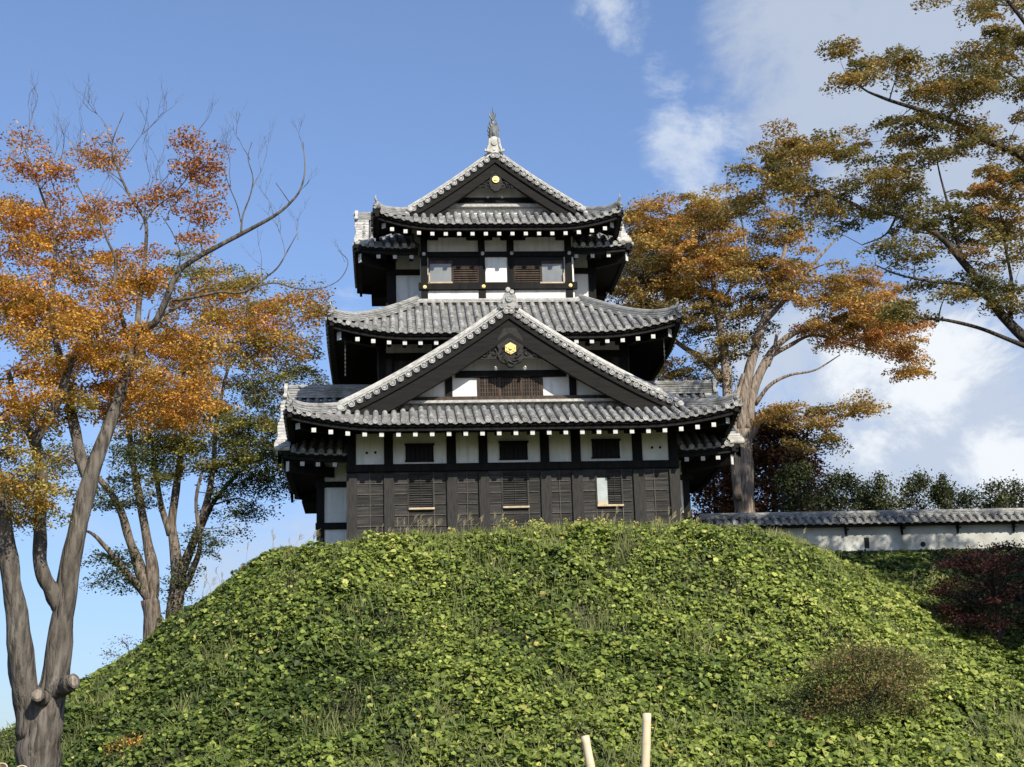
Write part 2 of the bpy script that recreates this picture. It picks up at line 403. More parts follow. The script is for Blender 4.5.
def gable(roof, Fm, half, zf, disc_pitch=.315, barge=.52, kud=True, top_r=None, kw=.26, kh=.26, vo=.12):
    """verge: disc tiles, descending ridge, barge board. Fm has o=0 in the verge plane; zf(u) roof surface height"""
    N = 26
    us = [half*(i/N) for i in range(N+1)]
    vt = MB(); bb = MB(); kd = MB()
    for sg in (-1, 1):
        L = 0; pos = .10; prev = (0, zf(0))
        for i in range(1, 400):
            u = half*i/400; z = zf(u); L += math.hypot(u-prev[0], z-prev[1]); 
            if L >= pos:
                th = math.atan2(z-prev[1], u-prev[0]); c = z+.075
                def ring(o, r): return [Fm(sg*(u+r*math.cos(a)), o, c+r*math.sin(a)) for a in [2*math.pi*k/12 for k in range(12)]]
                q = ring(-.34, .095)+ring(vo, .108)+ring(vo, .082)+ring(vo-.025, .078)+ring(vo-.025, .060)+ring(vo-.008, .055)
                fs_ = lambda lo_, hi_: [(a*12+j, a*12+(j+1)%12, (a+1)*12+(j+1)%12, (a+1)*12+j) for a in range(lo_, hi_) for j in range(12)]
                vt.add(q, fs_(0, 2)); vt.cur = 1; vt.add(q, fs_(2, 4)); vt.cur = 0; vt.add(q, fs_(4, 5)+[tuple(60+j for j in range(12))])
                pos += disc_pitch*.5*2
            prev = (u, z)
        def band(mb, lo, hi, o0, o1):
            vs = []
            for u in us:
                dz = (zf(u+.02)-zf(max(0, u-.02)))/(.02+min(u, .02)); k = math.sqrt(1+dz*dz) if u > .05 else math.sqrt(1+dz*dz)
                z = zf(u); vs += [Fm(sg*u, o1, z+lo*k), Fm(sg*u, o1, z+hi*k), Fm(sg*u, o0, z+hi*k), Fm(sg*u, o0, z+lo*k)]
            mb.add(vs, [(i*4+j, (i+1)*4+j, (i+1)*4+(j+1)%4, i*4+(j+1)%4) for i in range(N) for j in range(4)]+[(0,1,2,3), tuple(N*4+j for j in range(4))])
        vt.cur = 1; band(vt, -.035, .15, -.33, -.02); vt.cur = 0
        band(vt, .15, .205, -.36, .03); band(vt, .205, .235, -.36, -.06); band(vt, .235, .285, -.38, -.02)
        band(bb, -.20, -.034, -.14, vo-.07)
        band(bb, -.20-barge, -.15, -.20, -.02)
        band(bb, -.20-barge*1.0-.05, -.20-barge*.86, -.19, .012)
        if kud:
            sweep_ridge(kd, [Fm(sg*u, -.42, zf(u)+.14) for u in us if u > .12], kw, kh+.06, 4, .06)
    vt.build('verge_tiles', [M['kake'], M['gap']], roof)
    bb.build('bargeboard', M['barge'], roof)
    if kud: kd.build('ridge_tiles', M['mortar'], roof)

def roof_obj(label):
    o = bpy.data.objects.new('roof', None); return o

# ---------- storey 1, front bay roof (irimoya: hipped skirt below a gable)
def bay_roof(label, Y0, S, z0, h, L, W, yv, yg, yback, ov_wall, raf_z, raf_pitch, raf_n, raf_reach, zin, Yeave_back, barge, kh, GT=.05):
    mb = MB(); lf = lift(L, W)
    F_ = frame(XC, Y0, 'F'); tg = yg-Y0
    tiles(mb, F_, S, z0, h, lf, lambda s: max(0, min(tg, S-abs(s))), -S, S)
    sides = []
    for sd, sx in (('L', -1), ('R', 1)):
        G = frame(XC+sx*S, Y0, sd)     # u runs: L: -y ; R: +y
        sgn = -1 if sd == 'L' else 1
        def wf(s, sgn=sgn): return max(0, s*sgn)
        def tm(s, sgn=sgn):
            y = s*sgn
            if y < 0: return 0
            return y if y < (yv-Y0+.20) else S
        def tn(s, sgn=sgn):
            y = s*sgn
            return 0 if y <= Yeave_back-Y0 else min(S-.3, (y-(Yeave_back-Y0))*1.15)
        rng = (0, yback-Y0) if sgn > 0 else (-(yback-Y0), 0)
        tiles(mb, G, S, z0, h, lf, tm, rng[0], rng[1], tmin=tn, corner=wf)
        sides.append((G, sgn, wf))
    roof = mb.build('roof', [M['tile'], M['pan']], castle, label)
    under(roof, F_, S, z0, lf, ov_wall, -S, S, zin)
    for (G, sgn, wf) in sides:
        e = Yeave_back-Y0
        under(roof, G, S, z0, lf, ov_wall, (0 if sgn > 0 else -e), (e if sgn > 0 else 0), zin, corner=wf)
        ss = [sgn*(k*raf_pitch+.75) for k in range(int((e-.6)/raf_pitch))]
    ss = [(k-(raf_n-1)/2)*raf_pitch for k in range(raf_n)]
    rafters(roof, F_, raf_z, raf_reach, ss, lf=lf, wfun=lambda s: S-abs(s))
    for sx in (-1, 1):
        corner_rafter(roof, XC+sx*(S-ov_wall), Y0+ov_wall, XC+sx*(S-.42), Y0+.42, z0+L*.70-.24, .05)
        # hip ridge
        tv = (yv-Y0)
        path = []
        for i in range(13):
            t = .18+(tv+.25-.18)*i/12
            path.append((XC+sx*(S-t), Y0+t, z0+h(t)+lf(t, t)-.03+(.08*(1-i/4)**2 if i < 4 else 0)))
        hr = MB(); sweep_ridge(hr, path, .24, kh*.9+.09, 4, .065); hr.build('ridge_tiles', M['ridge'], roof)
        fin = MB(); p = Vector(path[0])+Vector((0,0,kh*.9)); d = Vector((sx, -1, 0)).normalized()
        fin.tube([p-d*.2, p+Vector((0,0,.10)), p+d*.10+Vector((0,0,.26)), p+d*.08+Vector((0,0,.42))], [.05,.06,.04,.012], 8)
        for a in range(3): fin.tube([p+d*.02, p+d*(.13+.03*a)+Vector((0,0,.02-.1*a))], [.10-.015*a,.085-.015*a], 10)
        fin.build('corner_finial', M['ridge'], roof)
    # ridge along Y
    Gv = frame(XC, yv, 'F'); zf = lambda u: z0+h(S-abs(u))
    rz = MB(); sweep_ridge(rz, [(XC, yv+.05, zf(0)+.10), (XC, (yv+yback)/2, zf(0)+.08), (XC, yback, zf(0)+.10)], .30, kh*1.5, 4, .08)
    rz.build('ridge_tiles', M['ridge'], roof)
    gable(roof, Gv, S-(yv-Y0)-GT, zf, barge=barge, kh=kh)
    for sx in (-1, 1):   # foot of the descending ridge
        ft = MB(); u = S-(yv-Y0)-GT+.03
        for q, r in ((0, .115), (.06, .085)): ft.disc(Gv, sx*(u-.02), zf(u)+.13, -.25, .16+q*.5, r, 12)
        ft.disc(Gv, sx*(u+.08), zf(u)-.02, -.20, .12, .08, 10)
        ft.build('ridge_end_tile', M['kake'], roof)
    return roof, Gv, zf

H1 = prof(.385, .0230); S1 = 7.62; Z1 = 3.98
roof1, G1, zf1 = bay_roof('lowest front roof with a big gable above its eave', -1.75, S1, Z1, H1, .50, 3.5, -.15, .62, 3.3, 1.75, 3.66, .556, 25, 1.35, .42, 1.35, .47, .24, GT=.18)
ridge_end(roof1, frame(XC+.03, -.22, 'F'), 0, 0, zf1(0)+.10, .52, .60, M['ridge'], horn=False)
kn = MB(); 
for (u, z, r) in ((-.04, .78, .085), (.10, .70, .075)): kn.disc(frame(XC+.03, -.22, 'F'), u, zf1(0)+z, -.30, .06, r, 12)
kn.build('ridge_end_tile', M['kake'], roof1)

H3 = prof(.525, .0285); S3 = 4.72; Z3 = 12.72
roof3, G3, zf3 = bay_roof('topmost roof with the small front gable and fish finial', 3.0, S3, Z3, H3, .52, 2.6, 4.15, 4.75, 9.7, 1.4, 12.385, .50, 17, 1.1, .35, 4.55, .30, .20, GT=.27)

# ---------- body roofs behind the bays (ridge parallel to the front, gable at each side)
def body_roof(label, Y0, depth, S, z0, h, L, W, xin, z_low, raf_ss, ov, ztop, rz_h, XC=XC, VO=0.0):
    mb = MB(); lf = lift(L, W); T = depth/2
    for sd, oy in (('F', Y0), ('B', Y0+depth)):
        G = frame(XC, oy, sd)
        if sd == 'F':
            for a, b in ((-S+.25, -xin), (xin, S-.25)): tiles(mb, G, S, z0, h, lf, lambda s: T, a, b)
        else: tiles(mb, G, S, z0, h, lf, lambda s: T, -S+.25, S-.25)
    roof = mb.build('roof', [M['tile'], M['pan']], castle, label)
    for sd, oy in (('F', Y0), ('B', Y0+depth)):
        if sd == 'F':
            for a, b in ((-S, -xin+.1), (xin-.1, S)): under(roof, frame(XC, oy, sd), S, z0, lf, ov, a, b, .25)
        else: under(roof, frame(XC, oy, sd), S, z0, lf, ov, -S, S, .25)
    yc = Y0+T
    for sd, sx in (('L', -1), ('R', 1)):
        G = frame(XC+sx*S, yc, sd)
        under(roof, G, T, z0, lf, ov, -T, T, .25)
        sk = MB()
        tiles(sk, G, T, z0, h, lf, lambda s: max(0, min(.8, T-abs(s))), -T, T)
        sk.build('skirt_tiles', [M['tile'], M['pan']], roof)
        Gv = frame(XC+sx*(S-.12+VO), yc, sd); zfv = lambda u: z0+h(T-abs(u))
        # white-lined verge tiles
        vt = MB(); N = int(T*1.3/.30)
        for sg in (-1, 1):
            for i in range(N):
                u = .1+(T-.12)*i/(N-1); zz = zfv(u)+.05+lf(T-u, T-u)
                vt.cur = 0; vt.tube([Gv(sg*u, -.42, zz), Gv(sg*u, .10+.03*math.sin(i), zz)], .088, 10)
                vt.cur = 1
                if i < N-1:
                    u2 = .1+(T-.12)*(i+.5)/(N-1); vt.obox(Gv, sg*u2-.05, sg*u2+.05, -.42, .07, zfv(u2)-.06+lf(T-u2, T-u2), zfv(u2)+.10+lf(T-u2, T-u2))
        vt.build('verge_tiles', [M['mortar'], M['ridge']], roof)
        bb = MB()
        for sg in (-1, 1):
            vs = []; n = 14
            for i in range(n+1):
                u = T*.93*i/n; z = zfv(u)
                vs += [Gv(sg*u, 0, z-.45), Gv(sg*u, 0, z-.05), Gv(sg*u, -.1, z-.05), Gv(sg*u, -.1, z-.45)]
            bb.add(vs, [(i*4+j, (i+1)*4+j, (i+1)*4+(j+1)%4, i*4+(j+1)%4) for i in range(n) for j in range(4)])
        bb.build('bargeboard', M['barge'], roof)
        wl = MB(); wl.prism(Gv, [(-T*.8, z0+.3), (T*.8, z0+.3), (0, zfv(0)-.3)], -.75, -.6); wl.build('gable_wall', M['plaster'], roof)
        ridge_end(roof, frame(XC+sx*(S-.02+VO*.6), yc, sd), 0, 0, zfv(0)+.02, .5, rz_h+.12, M['mortar'], horn=False)
        corner_rafter(roof, XC+sx*(S-ov), Y0+ov, XC+sx*(S-.22), Y0+.22, z0-.20, .05, w=.07, hh=.34)
    zr = z0+h(T)
    rz = MB(); sweep_ridge(rz, [(XC-S+.15-VO*.6, yc, zr+.02), (XC, yc, zr-.02), (XC+S-.15+VO*.6, yc, zr+.02)], .36, rz_h, 5, .08)
    rz.build('ridge_tiles', M['ridge'], roof)
    rafters(roof, frame(XC, Y0, 'F'), z_low, 1.2, raf_ss, lf=lf, wfun=lambda s: S-abs(s))
    return roof
roofb1 = body_roof('low side roof showing left and right behind the front bay', .15, 7.9, 7.86, 3.36, prof(.63,.026), .16, 2.5, 5.7, 3.06, [s*q for s in (6.05, 6.62, 7.15) for q in (-1, 1)], 1.7, 0, .46, VO=.24)
roofb3 = body_roof('side roof peeking out behind the topmost bay', 4.3, 5.4, 5.32, 12.22, prof(.66,.03), .12, 2.0, 3.0, 11.93, [s*q for s in (3.15, 3.78, 4.4) for q in (-1, 1)], 1.35, 0, .32, XC=-.01)

# ---------- middle roof: plain hipped skirt
def mid_roof():
    Y0, S, T, z0, h, lf = 1.05, 6.34, 3.3, 7.92, prof(.52, .03), lift(.52, 3.1)
    D = 2*S-.6; mb = MB()
    F_ = frame(XC, Y0, 'F'); Bk = frame(XC, Y0+D, 'B')
    for G in (F_, Bk): tiles(mb, G, S, z0, h, lf, lambda s: max(0, min(T, S-abs(s))), -S, S)
    sides = [frame(XC-S, Y0+D/2, 'L'), frame(XC+S, Y0+D/2, 'R')]
    for G in sides: tiles(mb, G, D/2, z0, h, lf, lambda s: max(0, min(T, D/2-abs(s))), -D/2, D/2)
    roof = mb.build('roof', [M['tile'], M['pan']], castle, 'middle hipped roof between the big gable and the top storey')
    under(roof, F_, S, z0, lf, 1.85, -S, S, .55); under(roof, Bk, S, z0, lf, 1.85, -S, S, .55)
    for G in sides: under(roof, G, D/2, z0, lf, 1.85, -D/2, D/2, .55)
    rafters(roof, F_, 7.60, 1.45, [(k-9.5)*.555 for k in range(20)], lf=lf, wfun=lambda s: S-abs(s))
    for sx in (-1, 1):
        corner_rafter(roof, XC+sx*(S-1.85), Y0+1.85, XC+sx*(S-.42), Y0+.42, z0+.13, .10, hh=.30)
        path = []
        for i in range(15):
            t = .18+(T-.18)*i/14
            path.append((XC+sx*(S-t), Y0+t, z0+h(t)+lf(t, t)-.03+(.08*(1-i/4)**2 if i < 4 else 0)))
        hr = MB(); sweep_ridge(hr, path, .24, .30, 4, .065); hr.build('ridge_tiles', M['ridge'], roof)
        fin = MB(); p = Vector(path[0])+Vector((0,0,.22)); d = Vector((sx, -1, 0)).normalized()
        fin.tube([p-d*.2, p+Vector((0,0,.10)), p+d*.10+Vector((0,0,.26)), p+d*.08+Vector((0,0,.40))], [.05,.06,.04,.012], 8)
        for a in range(3): fin.tube([p+d*.02, p+d*(.13+.03*a)+Vector((0,0,.02-.1*a))], [.10-.015*a,.085-.015*a], 10)
        fin.build('corner_finial', M['ridge'], roof)
        ch = MB()
        for k in range(22):
            zc = 8.35-.075*k-.25; xx = XC+sx*(S-.62)
            ch.tube([(xx+.02*math.cos(a)*(k%2), Y0+.62+.02*math.cos(a)*(1-k%2), zc+.04*math.sin(a)) for a in [2*math.pi*j/6 for j in range(7)]], .006, 4, cap=False)
        ch.build('rain_chain', M['bronze'], roof)
    fl = MB(); w = S-T
    sweep_ridge(fl, [(XC-w-.05, Y0+T-.10, z0+h(T)), (XC+w+.05, Y0+T-.10, z0+h(T))], .16, .12, 2, .05); fl.build('ridge_tiles', M['kake'], roof)
    return roof
roof2 = mid_roof()

# ---------- walls
def rect(mb, Y, x0, x1, y0, y1, dep=.06, back=None, ref=None):
    """box on the wall plane Y between photo columns x0..x1 and rows y0..y1; dep = how far it stands proud"""
    xm, ym = (x0+x1)/2, (y0+y1)/2
    mb.box(X(x0, ym, Y), X(x1, ym, Y), Y-dep, Y+.02 if back is None else Y+back, Z(xm, y1, Y), Z(xm, y0, Y))
def piece(name, m, parent, Y, *rects, dep=.06, bevel=0, label=None, back=None):
    mb = MB()
    for r in rects: rect(mb, Y, *r, dep=dep, back=back)
    return mb.build(name, m, parent, label, bevel=bevel)

# storey 1 front bay
def storey1():
    w = MB(); w.box(XC-5.6, XC+5.62, .0, 3.0, -.6, 4.55); wall = w.build('wall', M['plaster'], castle, 'ground storey wall of the front bay with dark board cladding')
    posts = [(347,356),(384,393),(446.5,456),(478.5,487.5),(540,549),(571,580.5),(632,642),(668,677)]
    for a, b in posts:
        xm = (a+b)/2; dy = -(xm-512)*.0150
        mb = MB(); xa, xb = X(a, 450+dy, 0), X(b, 450+dy, 0)
        mb.box(xa, xb, -.055, .02, 2.60, 4.4); mb.build('post', M['black'], wall, bevel=.01)
        mb = MB(); mb.box(xa-.02, xb+.03, -.10, .02, 0.05, 2.60); mb.build('post', M['batten'], wall, 'grey weathered lower post', bevel=.01)
    bm = MB(); bm.box(XC-5.66, XC+5.70, -.10, .02, 2.66, 2.92); bm.build('beam', M['black'], wall, bevel=.01); bm = MB(); bm.box(XC-5.66, XC+5.70, -.06, .02, 4.0, 4.5); bm.build('beam', M['black'], wall, bevel=.01)
    sl_ = MB(); sl_.box(XC-5.68, XC+5.72, -.16, .02, -.35, .06); sl_.build('sill_beam', M['batten'], wall, bevel=.01)
    bk = MB(); bk.box(XC-5.6, XC+5.62, -.012, .0, -.4, 2.7); bk.build('backing_boards', M['boards'], wall)
    lou = {1: (409,432.5), 3: (503,527), 5: (597,621)}
    for i in range(7):
        x0 = X(posts[i][1], 500, 0)+.02; x1 = X(posts[i+1][0], 500, 0)-.02
        mb = MB(); n = 2 if i in (0,2,4,6) else 5
        cuts = [x0+(x1-x0)*k/n for k in range(n+1)]
        hole = None
        if i in lou: hole = (X(lou[i][0], 490, 0), X(lou[i][1], 490, 0)); cuts = [x0, hole[0]-.04, hole[1]+.04, x1]
        rows = 7; zt, zb = 2.64, .08; bt = MB()
        for k in range(len(cuts)-1):
            for r in range(rows):
                za = zb+(zt-zb)*r/rows; zc = zb+(zt-zb)*(r+1)/rows
                if hole and k == 1 and za > 1.30: continue
                lap = rnd.uniform(.030, .042); a, b = cuts[k], cuts[k+1]
                mb.hexa([(a,-lap,za-.02),(b,-lap,za-.02),(b,.01,za-.02),(a,.01,za-.02),(a,-.015,zc),(b,-.015,zc),(b,.01,zc),(a,.01,zc)])
                bt.box(a+.01, b-.01, -lap-.012, -lap, za-.02, za+.008)
            if k: bt.box(cuts[k]-.014, cuts[k]+.014, -.062, 0, zb, zt)
        mb.build('board_panel', M['boards'], wall)
        bt.build('thin_battens', M['batten2'], wall)
        if hole:
            win = MB(); z0_, z1_ = 1.44, 2.62
            win.box(hole[0]-.04, hole[0], -.07, .01, z0_-.05, z1_); win.box(hole[1], hole[1]+.04, -.07, .01, z0_-.05, z1_); win.box(hole[0], hole[1], -.006, .012, z0_-.05, z1_)
            h0 = hole[0]
            wo = win.build('shuttered_window', M['batten'], wall)
            sh = MB()
            gx = hole[0] if i != 5 else hole[0]+.36
            for q in range(15):
                zz = z0_+(z1_-z0_)*(q+.2)/15
                sh.hexa([(gx,-.045,zz),(hole[1],-.045,zz),(hole[1],-.005,zz+.02),(gx,-.005,zz+.02),(gx,-.045,zz+.02),(hole[1],-.045,zz+.02),(hole[1],-.005,zz+.055),(gx,-.005,zz+.055)])
            xm_ = (gx+hole[1])/2; sh.box(xm_-.012, xm_+.012, -.055, -.0, z0_, z1_)
            sh.build('shutter', M['boards'], wo); bk = MB(); bk.box(gx, hole[1], -.006, .0, z0_, z1_); bk.build('dark_opening', M['void'], wo)
            if i == 5:
                g = MB(); g.box(hole[0], gx, -.02, -.004, z0_, 2.34); g.build('pane', simple((.34,.38,.36),(.44,.48,.45), 3, .3, .4, name='pale paper screen'), wo)
                g = MB(); g.box(hole[0], gx, -.03, -.004, z0_-.02, z0_+.10); g.build('frame', M['ledge'], wo)
            lg = MB(); lg.box(hole[0]-.02, hole[1]+.06, -.13, .0, z0_-.10, z0_-.03); lg.build('ledge', M['ledge'], wo, bevel=.006)
    for (a, b, t_, bt_) in ((406,433,445,461),(500,527,442.5,459),(592.5,619,440.5,457.5)):
        mb = MB(); rect(mb, 0, a, b, t_, bt_, dep=.03); wo = mb.build('barred_window', M['void'], wall)
        mb = MB(); rect(mb, 0, a-1.5, b+1.5, t_-1.2, t_+.6, dep=.08); rect(mb, 0, a-1.0, b+1.0, bt_-.4, bt_+1, dep=.07); rect(mb, 0, a-.5, a+.8, t_, bt_, dep=.06); rect(mb, 0, b-.8, b+.5, t_, bt_, dep=.06)
        for k in range(1, 6): rect(mb, 0, a+(b-a)*k/6-.9, a+(b-a)*k/6+.9, t_, bt_, dep=.055)
        mb.build('window_bars', M['black'], wo)
    mb = MB()
    for px, py in ((366.8,453),(375.4,452.6),(652,447.6),(660,447.4)):
        c = at(px, py, 0); mb.disc(frame(c[0], c[1], 'F'), 0, c[2], .0, .03, .045, 10)
    mb.build('gun_ports', M['void'], wall)
storey1()
# storey 1 body
def body1():
    w = MB(); w.box(-6.45, 6.42, 1.9, 6.0, -.8, 3.9); wall = w.build('wall', M['plaster'], castle, 'ground storey wall set back behind the front bay')
    for (a, b) in ((316.5,324.5),(684,690.5)):
        piece('post', M['black'], wall, 1.9, (a,b,455,562), bevel=.01)
    for q in ((315.5,351,482,487.5), (315.5,351,523,529.5)): piece('beam', M['black'], wall, 1.9, q, dep=.09, bevel=.01)
    for q in ((676,692,475,480), (676,692,513,519)): piece('beam', M['black'], wall, 1.9, q, dep=.09, bevel=.01)
    c = MB(); c.box(-5.9, 5.9, 6.0, 9.3, -.8, 4.0); c.build('wall', M['black'], castle, 'dark rear wall of the ground storey')
    for sx in (-1, 1):
        s = MB(); s.box(min(sx*5.9, sx*7.45), max(sx*5.9, sx*7.45), 7.6, 10.1, 3.05, 3.35); s.build('rear_eave', M['soffit'], castle)
body1()
# storey 2
def storey2():
    w = MB(); w.box(-4.5, 4.74, 2.95, 11.4, 4.5, 8.5); wall = w.build('wall', simple((.028,.024,.021),(.055,.048,.042),6,.8,.2,stretch=(1,1,.3),name='smoked brown boards'), castle, 'dark boarded wall of the middle storey')
    [piece('plaster_strip', M['plaster'], wall, 2.95, q, dep=.03) for q in ((386,432,344.5,353), (578,619.5,341.5,350))]
    piece('post', M['black'], wall, 2.95, (379,386,338,400)); piece('post', M['black'], wall, 2.95, (620,628,338,400))
    piece('beam', M['black'], wall, 2.95, (379,628,353,358), dep=.08)
    piece('window_frame', M['black'], wall, 2.95, (392,394.3,359,385),(394,420,358.5,360.5), dep=.05); piece('window_frame', M['black'], wall, 2.95, (600,602.3,359,390),(602,612,358.5,360.5), dep=.05)
storey2()
# storey 3
def storey3():
    Y = 4.4
    w = MB(); w.box(XC-2.93, XC+2.90, Y, 7, 9.4, 13.5); wall = w.build('wall', M['plaster'], castle, 'top storey wall of the front bay with two windows')
    for a, b in ((421,427.3),(478.3,485.3),(507.3,514.2),(565.3,571.8)):
        mb = MB(); mb.box(X((a+b)/2-3.3, 270, Y), X((a+b)/2+3.4, 270, Y), Y-.08, Y+.02, 9.9, 13.2); mb.build('post', M['black'], wall, bevel=.01)
    bm = MB(); bm.box(XC-2.96, XC+2.94, Y-.10, Y+.02, 11.82, 12.02); bm.box(XC-3.02, XC+3.0, Y-.14, Y+.02, 10.50, 10.78); bm.box(XC-2.96, XC+2.94, Y-.05, Y+.02, 12.62, 13.2)
    bm.build('beam', M['black'], wall, bevel=.01)
    for a, b in ((427,438),(466,492),(500,525),(555,566)):
        piece('bracket', M['black'], wall, Y, (a, b, 230, 240.5), dep=.12, bevel=.015)
    # windows: each has an opening, a glass sash and a slatted shutter
    for (g0, g1, s0, s1, fr) in ((430,451.5,452.5,478.5,429.3),(542,562.5,514,541,563.5)):
        mb = MB(); rect(mb, Y, min(g0, s0)-1.5, max(g1, s1)+1.5, 256.5, 284.5, dep=.02)
        wo = mb.build('window', M['void'], wall)
        piece('pane', M['glass'], wo, Y, (g0, g1, 264, 283), dep=.035)
        piece('frame', M['brown'], wo, Y, (g0-1, g1+1, 261, 264), (g0-1, g0, 264, 283.5), (g1, g1+1, 264, 283.5), dep=.055)
        piece('ledge', M['ledge'], wo, Y, (g0-2, g1+1, 283, 284.4), (fr-.7, fr+.7, 274, 284), dep=.15)
        mb = MB()
        for k in range(7): rect(mb, Y, s0, s1, 268+k*2.3, 269.2+k*2.3, dep=.06)
        rect(mb, Y, s0, s0+1, 267, 284, dep=.07); rect(mb, Y, s1-1, s1, 267, 284, dep=.07); rect(mb, Y, s0, s1, 265.8, 267.5, dep=.07)
        mb.build('shutter', M['brown'], wo)
    for px, py in ((424.8,288),(483.5,287.4),(570.2,286.4),(423.8,255),(482.4,254.5),(511.5,254.2),(569,253.9)):
        c = at(px, py, Y); mb = MB(); G = frame(c[0], Y-.10, 'F')
        mb.disc(G, 0, c[2], 0, .05, .07, 10); mb.disc(G, 0, c[2], .05, .075, .04, 8); mb.build('nail_cover', M['gold'] if py > 270 else M['mortar'], wall)
    # body behind
    w = MB(); w.box(-4.02, 3.92, 5.75, 9.9, 9.0, 12.9); wb = w.build('wall', M['plaster'], castle, 'top storey wall set back at both sides of the bay')
    for a, b in ((386.5,396),(588.2,595.5)): piece('post', M['black'], wb, 5.75, (a,b,245,312), bevel=.01)
    for q in ((386,424,270,275.5), (386,424,303,309)): piece('beam', M['black'], wb, 5.75, q, dep=.09, bevel=.01)
    for q in ((572,596,268.5,274), (572,596,302,307)): piece('beam', M['black'], wb, 5.75, q, dep=.09, bevel=.01)
    for sx in (-1, 1):
        s = MB(); s.box(min(sx*3.9, sx*4.85)+XC, max(sx*3.9, sx*4.85)+XC, 9.5, 10.7, 11.85, 12.15); s.build('rear_eave', M['soffit'], castle)
    c = MB(); c.box(-3.6, 3.6, 9.9, 10.6, 9, 12.6); c.build('wall', M['black'], castle, 'dark rear wall of the top storey')
storey3()

# ---------- gable faces
def carved(mb, Fm, u0, z0, o, sg, L, hh):
    """scrolling side fin of a gable pendant"""
    for k in range(4):
        uu = u0+sg*L*(k+.6)/4.3; r = hh*(1-.2*k)*.5
        pts = [Fm(uu+sg*r*(1-a/9)*math.cos(a*.9+k), o+.02, z0-.05*k+r*(1-a/9)*math.sin(a*.9+k)) for a in range(9)]
        mb.tube(pts, [.045-.003*a for a in range(9)], 5)
    mb.prism(Fm, [(u0, z0-hh*.6), (u0, z0+hh*.9), (u0+sg*L*.5, z0+hh*.25), (u0+sg*L, z0-hh*.45), (u0+sg*L*.6, z0-hh*.6)][::int(sg)], o-.04, o)
def gable1():
    Y = .62
    def tri(zb, inset): 
        half = 4.6
        return half
    w = MB()
    pts = [(XC-6.1, 4.2)]+[(XC+u, zf1(u)-.12) for u in np.linspace(-6.0, 6.0, 25)]+[(XC+6.1, 4.2)]
    w.prism(lambda u, o, z: (u, Y-o, z), pts, -.2, 0); wall = w.build('gable_wall', M['plaster'], castle, 'white gable face with brown lattice under the big gable')
    piece('sill_beam', M['brown'], wall, Y, (398,617,396.8,401), dep=.14, bevel=.01)
    piece('sill_tiles', M['kake'], wall, Y, (390,625,401.5,404), dep=.30)
    piece('post', M['black'], wall, Y, (445,452.3,368,397)); piece('post', M['black'], wall, Y, (569,576,366,397))
    piece('beam', M['black'], wall, Y, (455,566,371,377.5), dep=.12, bevel=.01)
    wn = piece('lattice_window', M['void'], wall, Y, (478,542,377.5,397), dep=.02)
    mb = MB()
    for px in [479+2.6*k for k in range(25)]: rect(mb, Y, px, px+1.3, 378, 396.8, dep=.05)
    for py in (380.5, 384, 388, 392): rect(mb, Y, 478, 542, py, py+1, dep=.045)
    for px in (477.5, 498.5, 520, 540.5): rect(mb, Y, px, px+2.4, 377.5, 397, dep=.07)
    mb.build('lattice', M['brown'], wn)
    # pendant
    Gp = frame(XC+.02, -.15+.02, 'F'); zt = zf1(0)-.55; mb = MB()
    out = [(-.20,.55),(-.42,.15),(-.48,-.10),(-.40,-.30),(-.46,-.50),(-.36,-.72),(-.18,-.80),(-.06,-.92),(.06,-.92),(.18,-.80),(.36,-.72),(.46,-.50),(.40,-.30),(.48,-.10),(.42,.15),(.20,.55)]
    mb.prism(Gp, [(u, zt-.55+z*.95) for u, z in out], -.16, .02)
    for sg in (-1, 1): carved(mb, Gp, sg*.40, zt-.92, -.06, sg, 1.35, .34)
    for k in range(10):
        a = k*.63; mb.tube([Gp(.22*math.cos(a)-.02, .03, zt-.98+.26*math.sin(a)), Gp(.36*math.cos(a+.6), .05, zt-.98+.36*math.sin(a+.6))], [.05,.02], 5)
    pend = mb.build('gable_pendant', M['carve'], wall)
    mb = MB(); zc = Z(510.7, 348.3, -.2)
    R6 = lambda r, rot=0, n=6: [(r*math.cos(math.pi*2*k/n+rot), zc+r*math.sin(math.pi*2*k/n+rot)) for k in range(n)]
    mb.prism(Gp, R6(.215, math.pi/6), .02, .07)
    for k in range(6):
        a = math.pi/3*k+math.pi/6; mb.disc(Gp, .115*math.cos(a), zc+.115*math.sin(a), .07, .10, .055, 10)
    mb.disc(Gp, 0, zc, .07, .15, .06, 10)
    mb.build('gold_crest', M['gold'], pend)
    mb = MB()
    for sg in (-1, 1):
        c = Gp(sg*.50, -.42, zc-.62); mb.tube([c, Vector(c)+Vector((0,-.14,.0)), Vector(c)+Vector((sg*.02,-.2,.05))], [.05,.06,.03], 8)
    mb.build('beam_end_caps', M['white'], wall)
gable1()
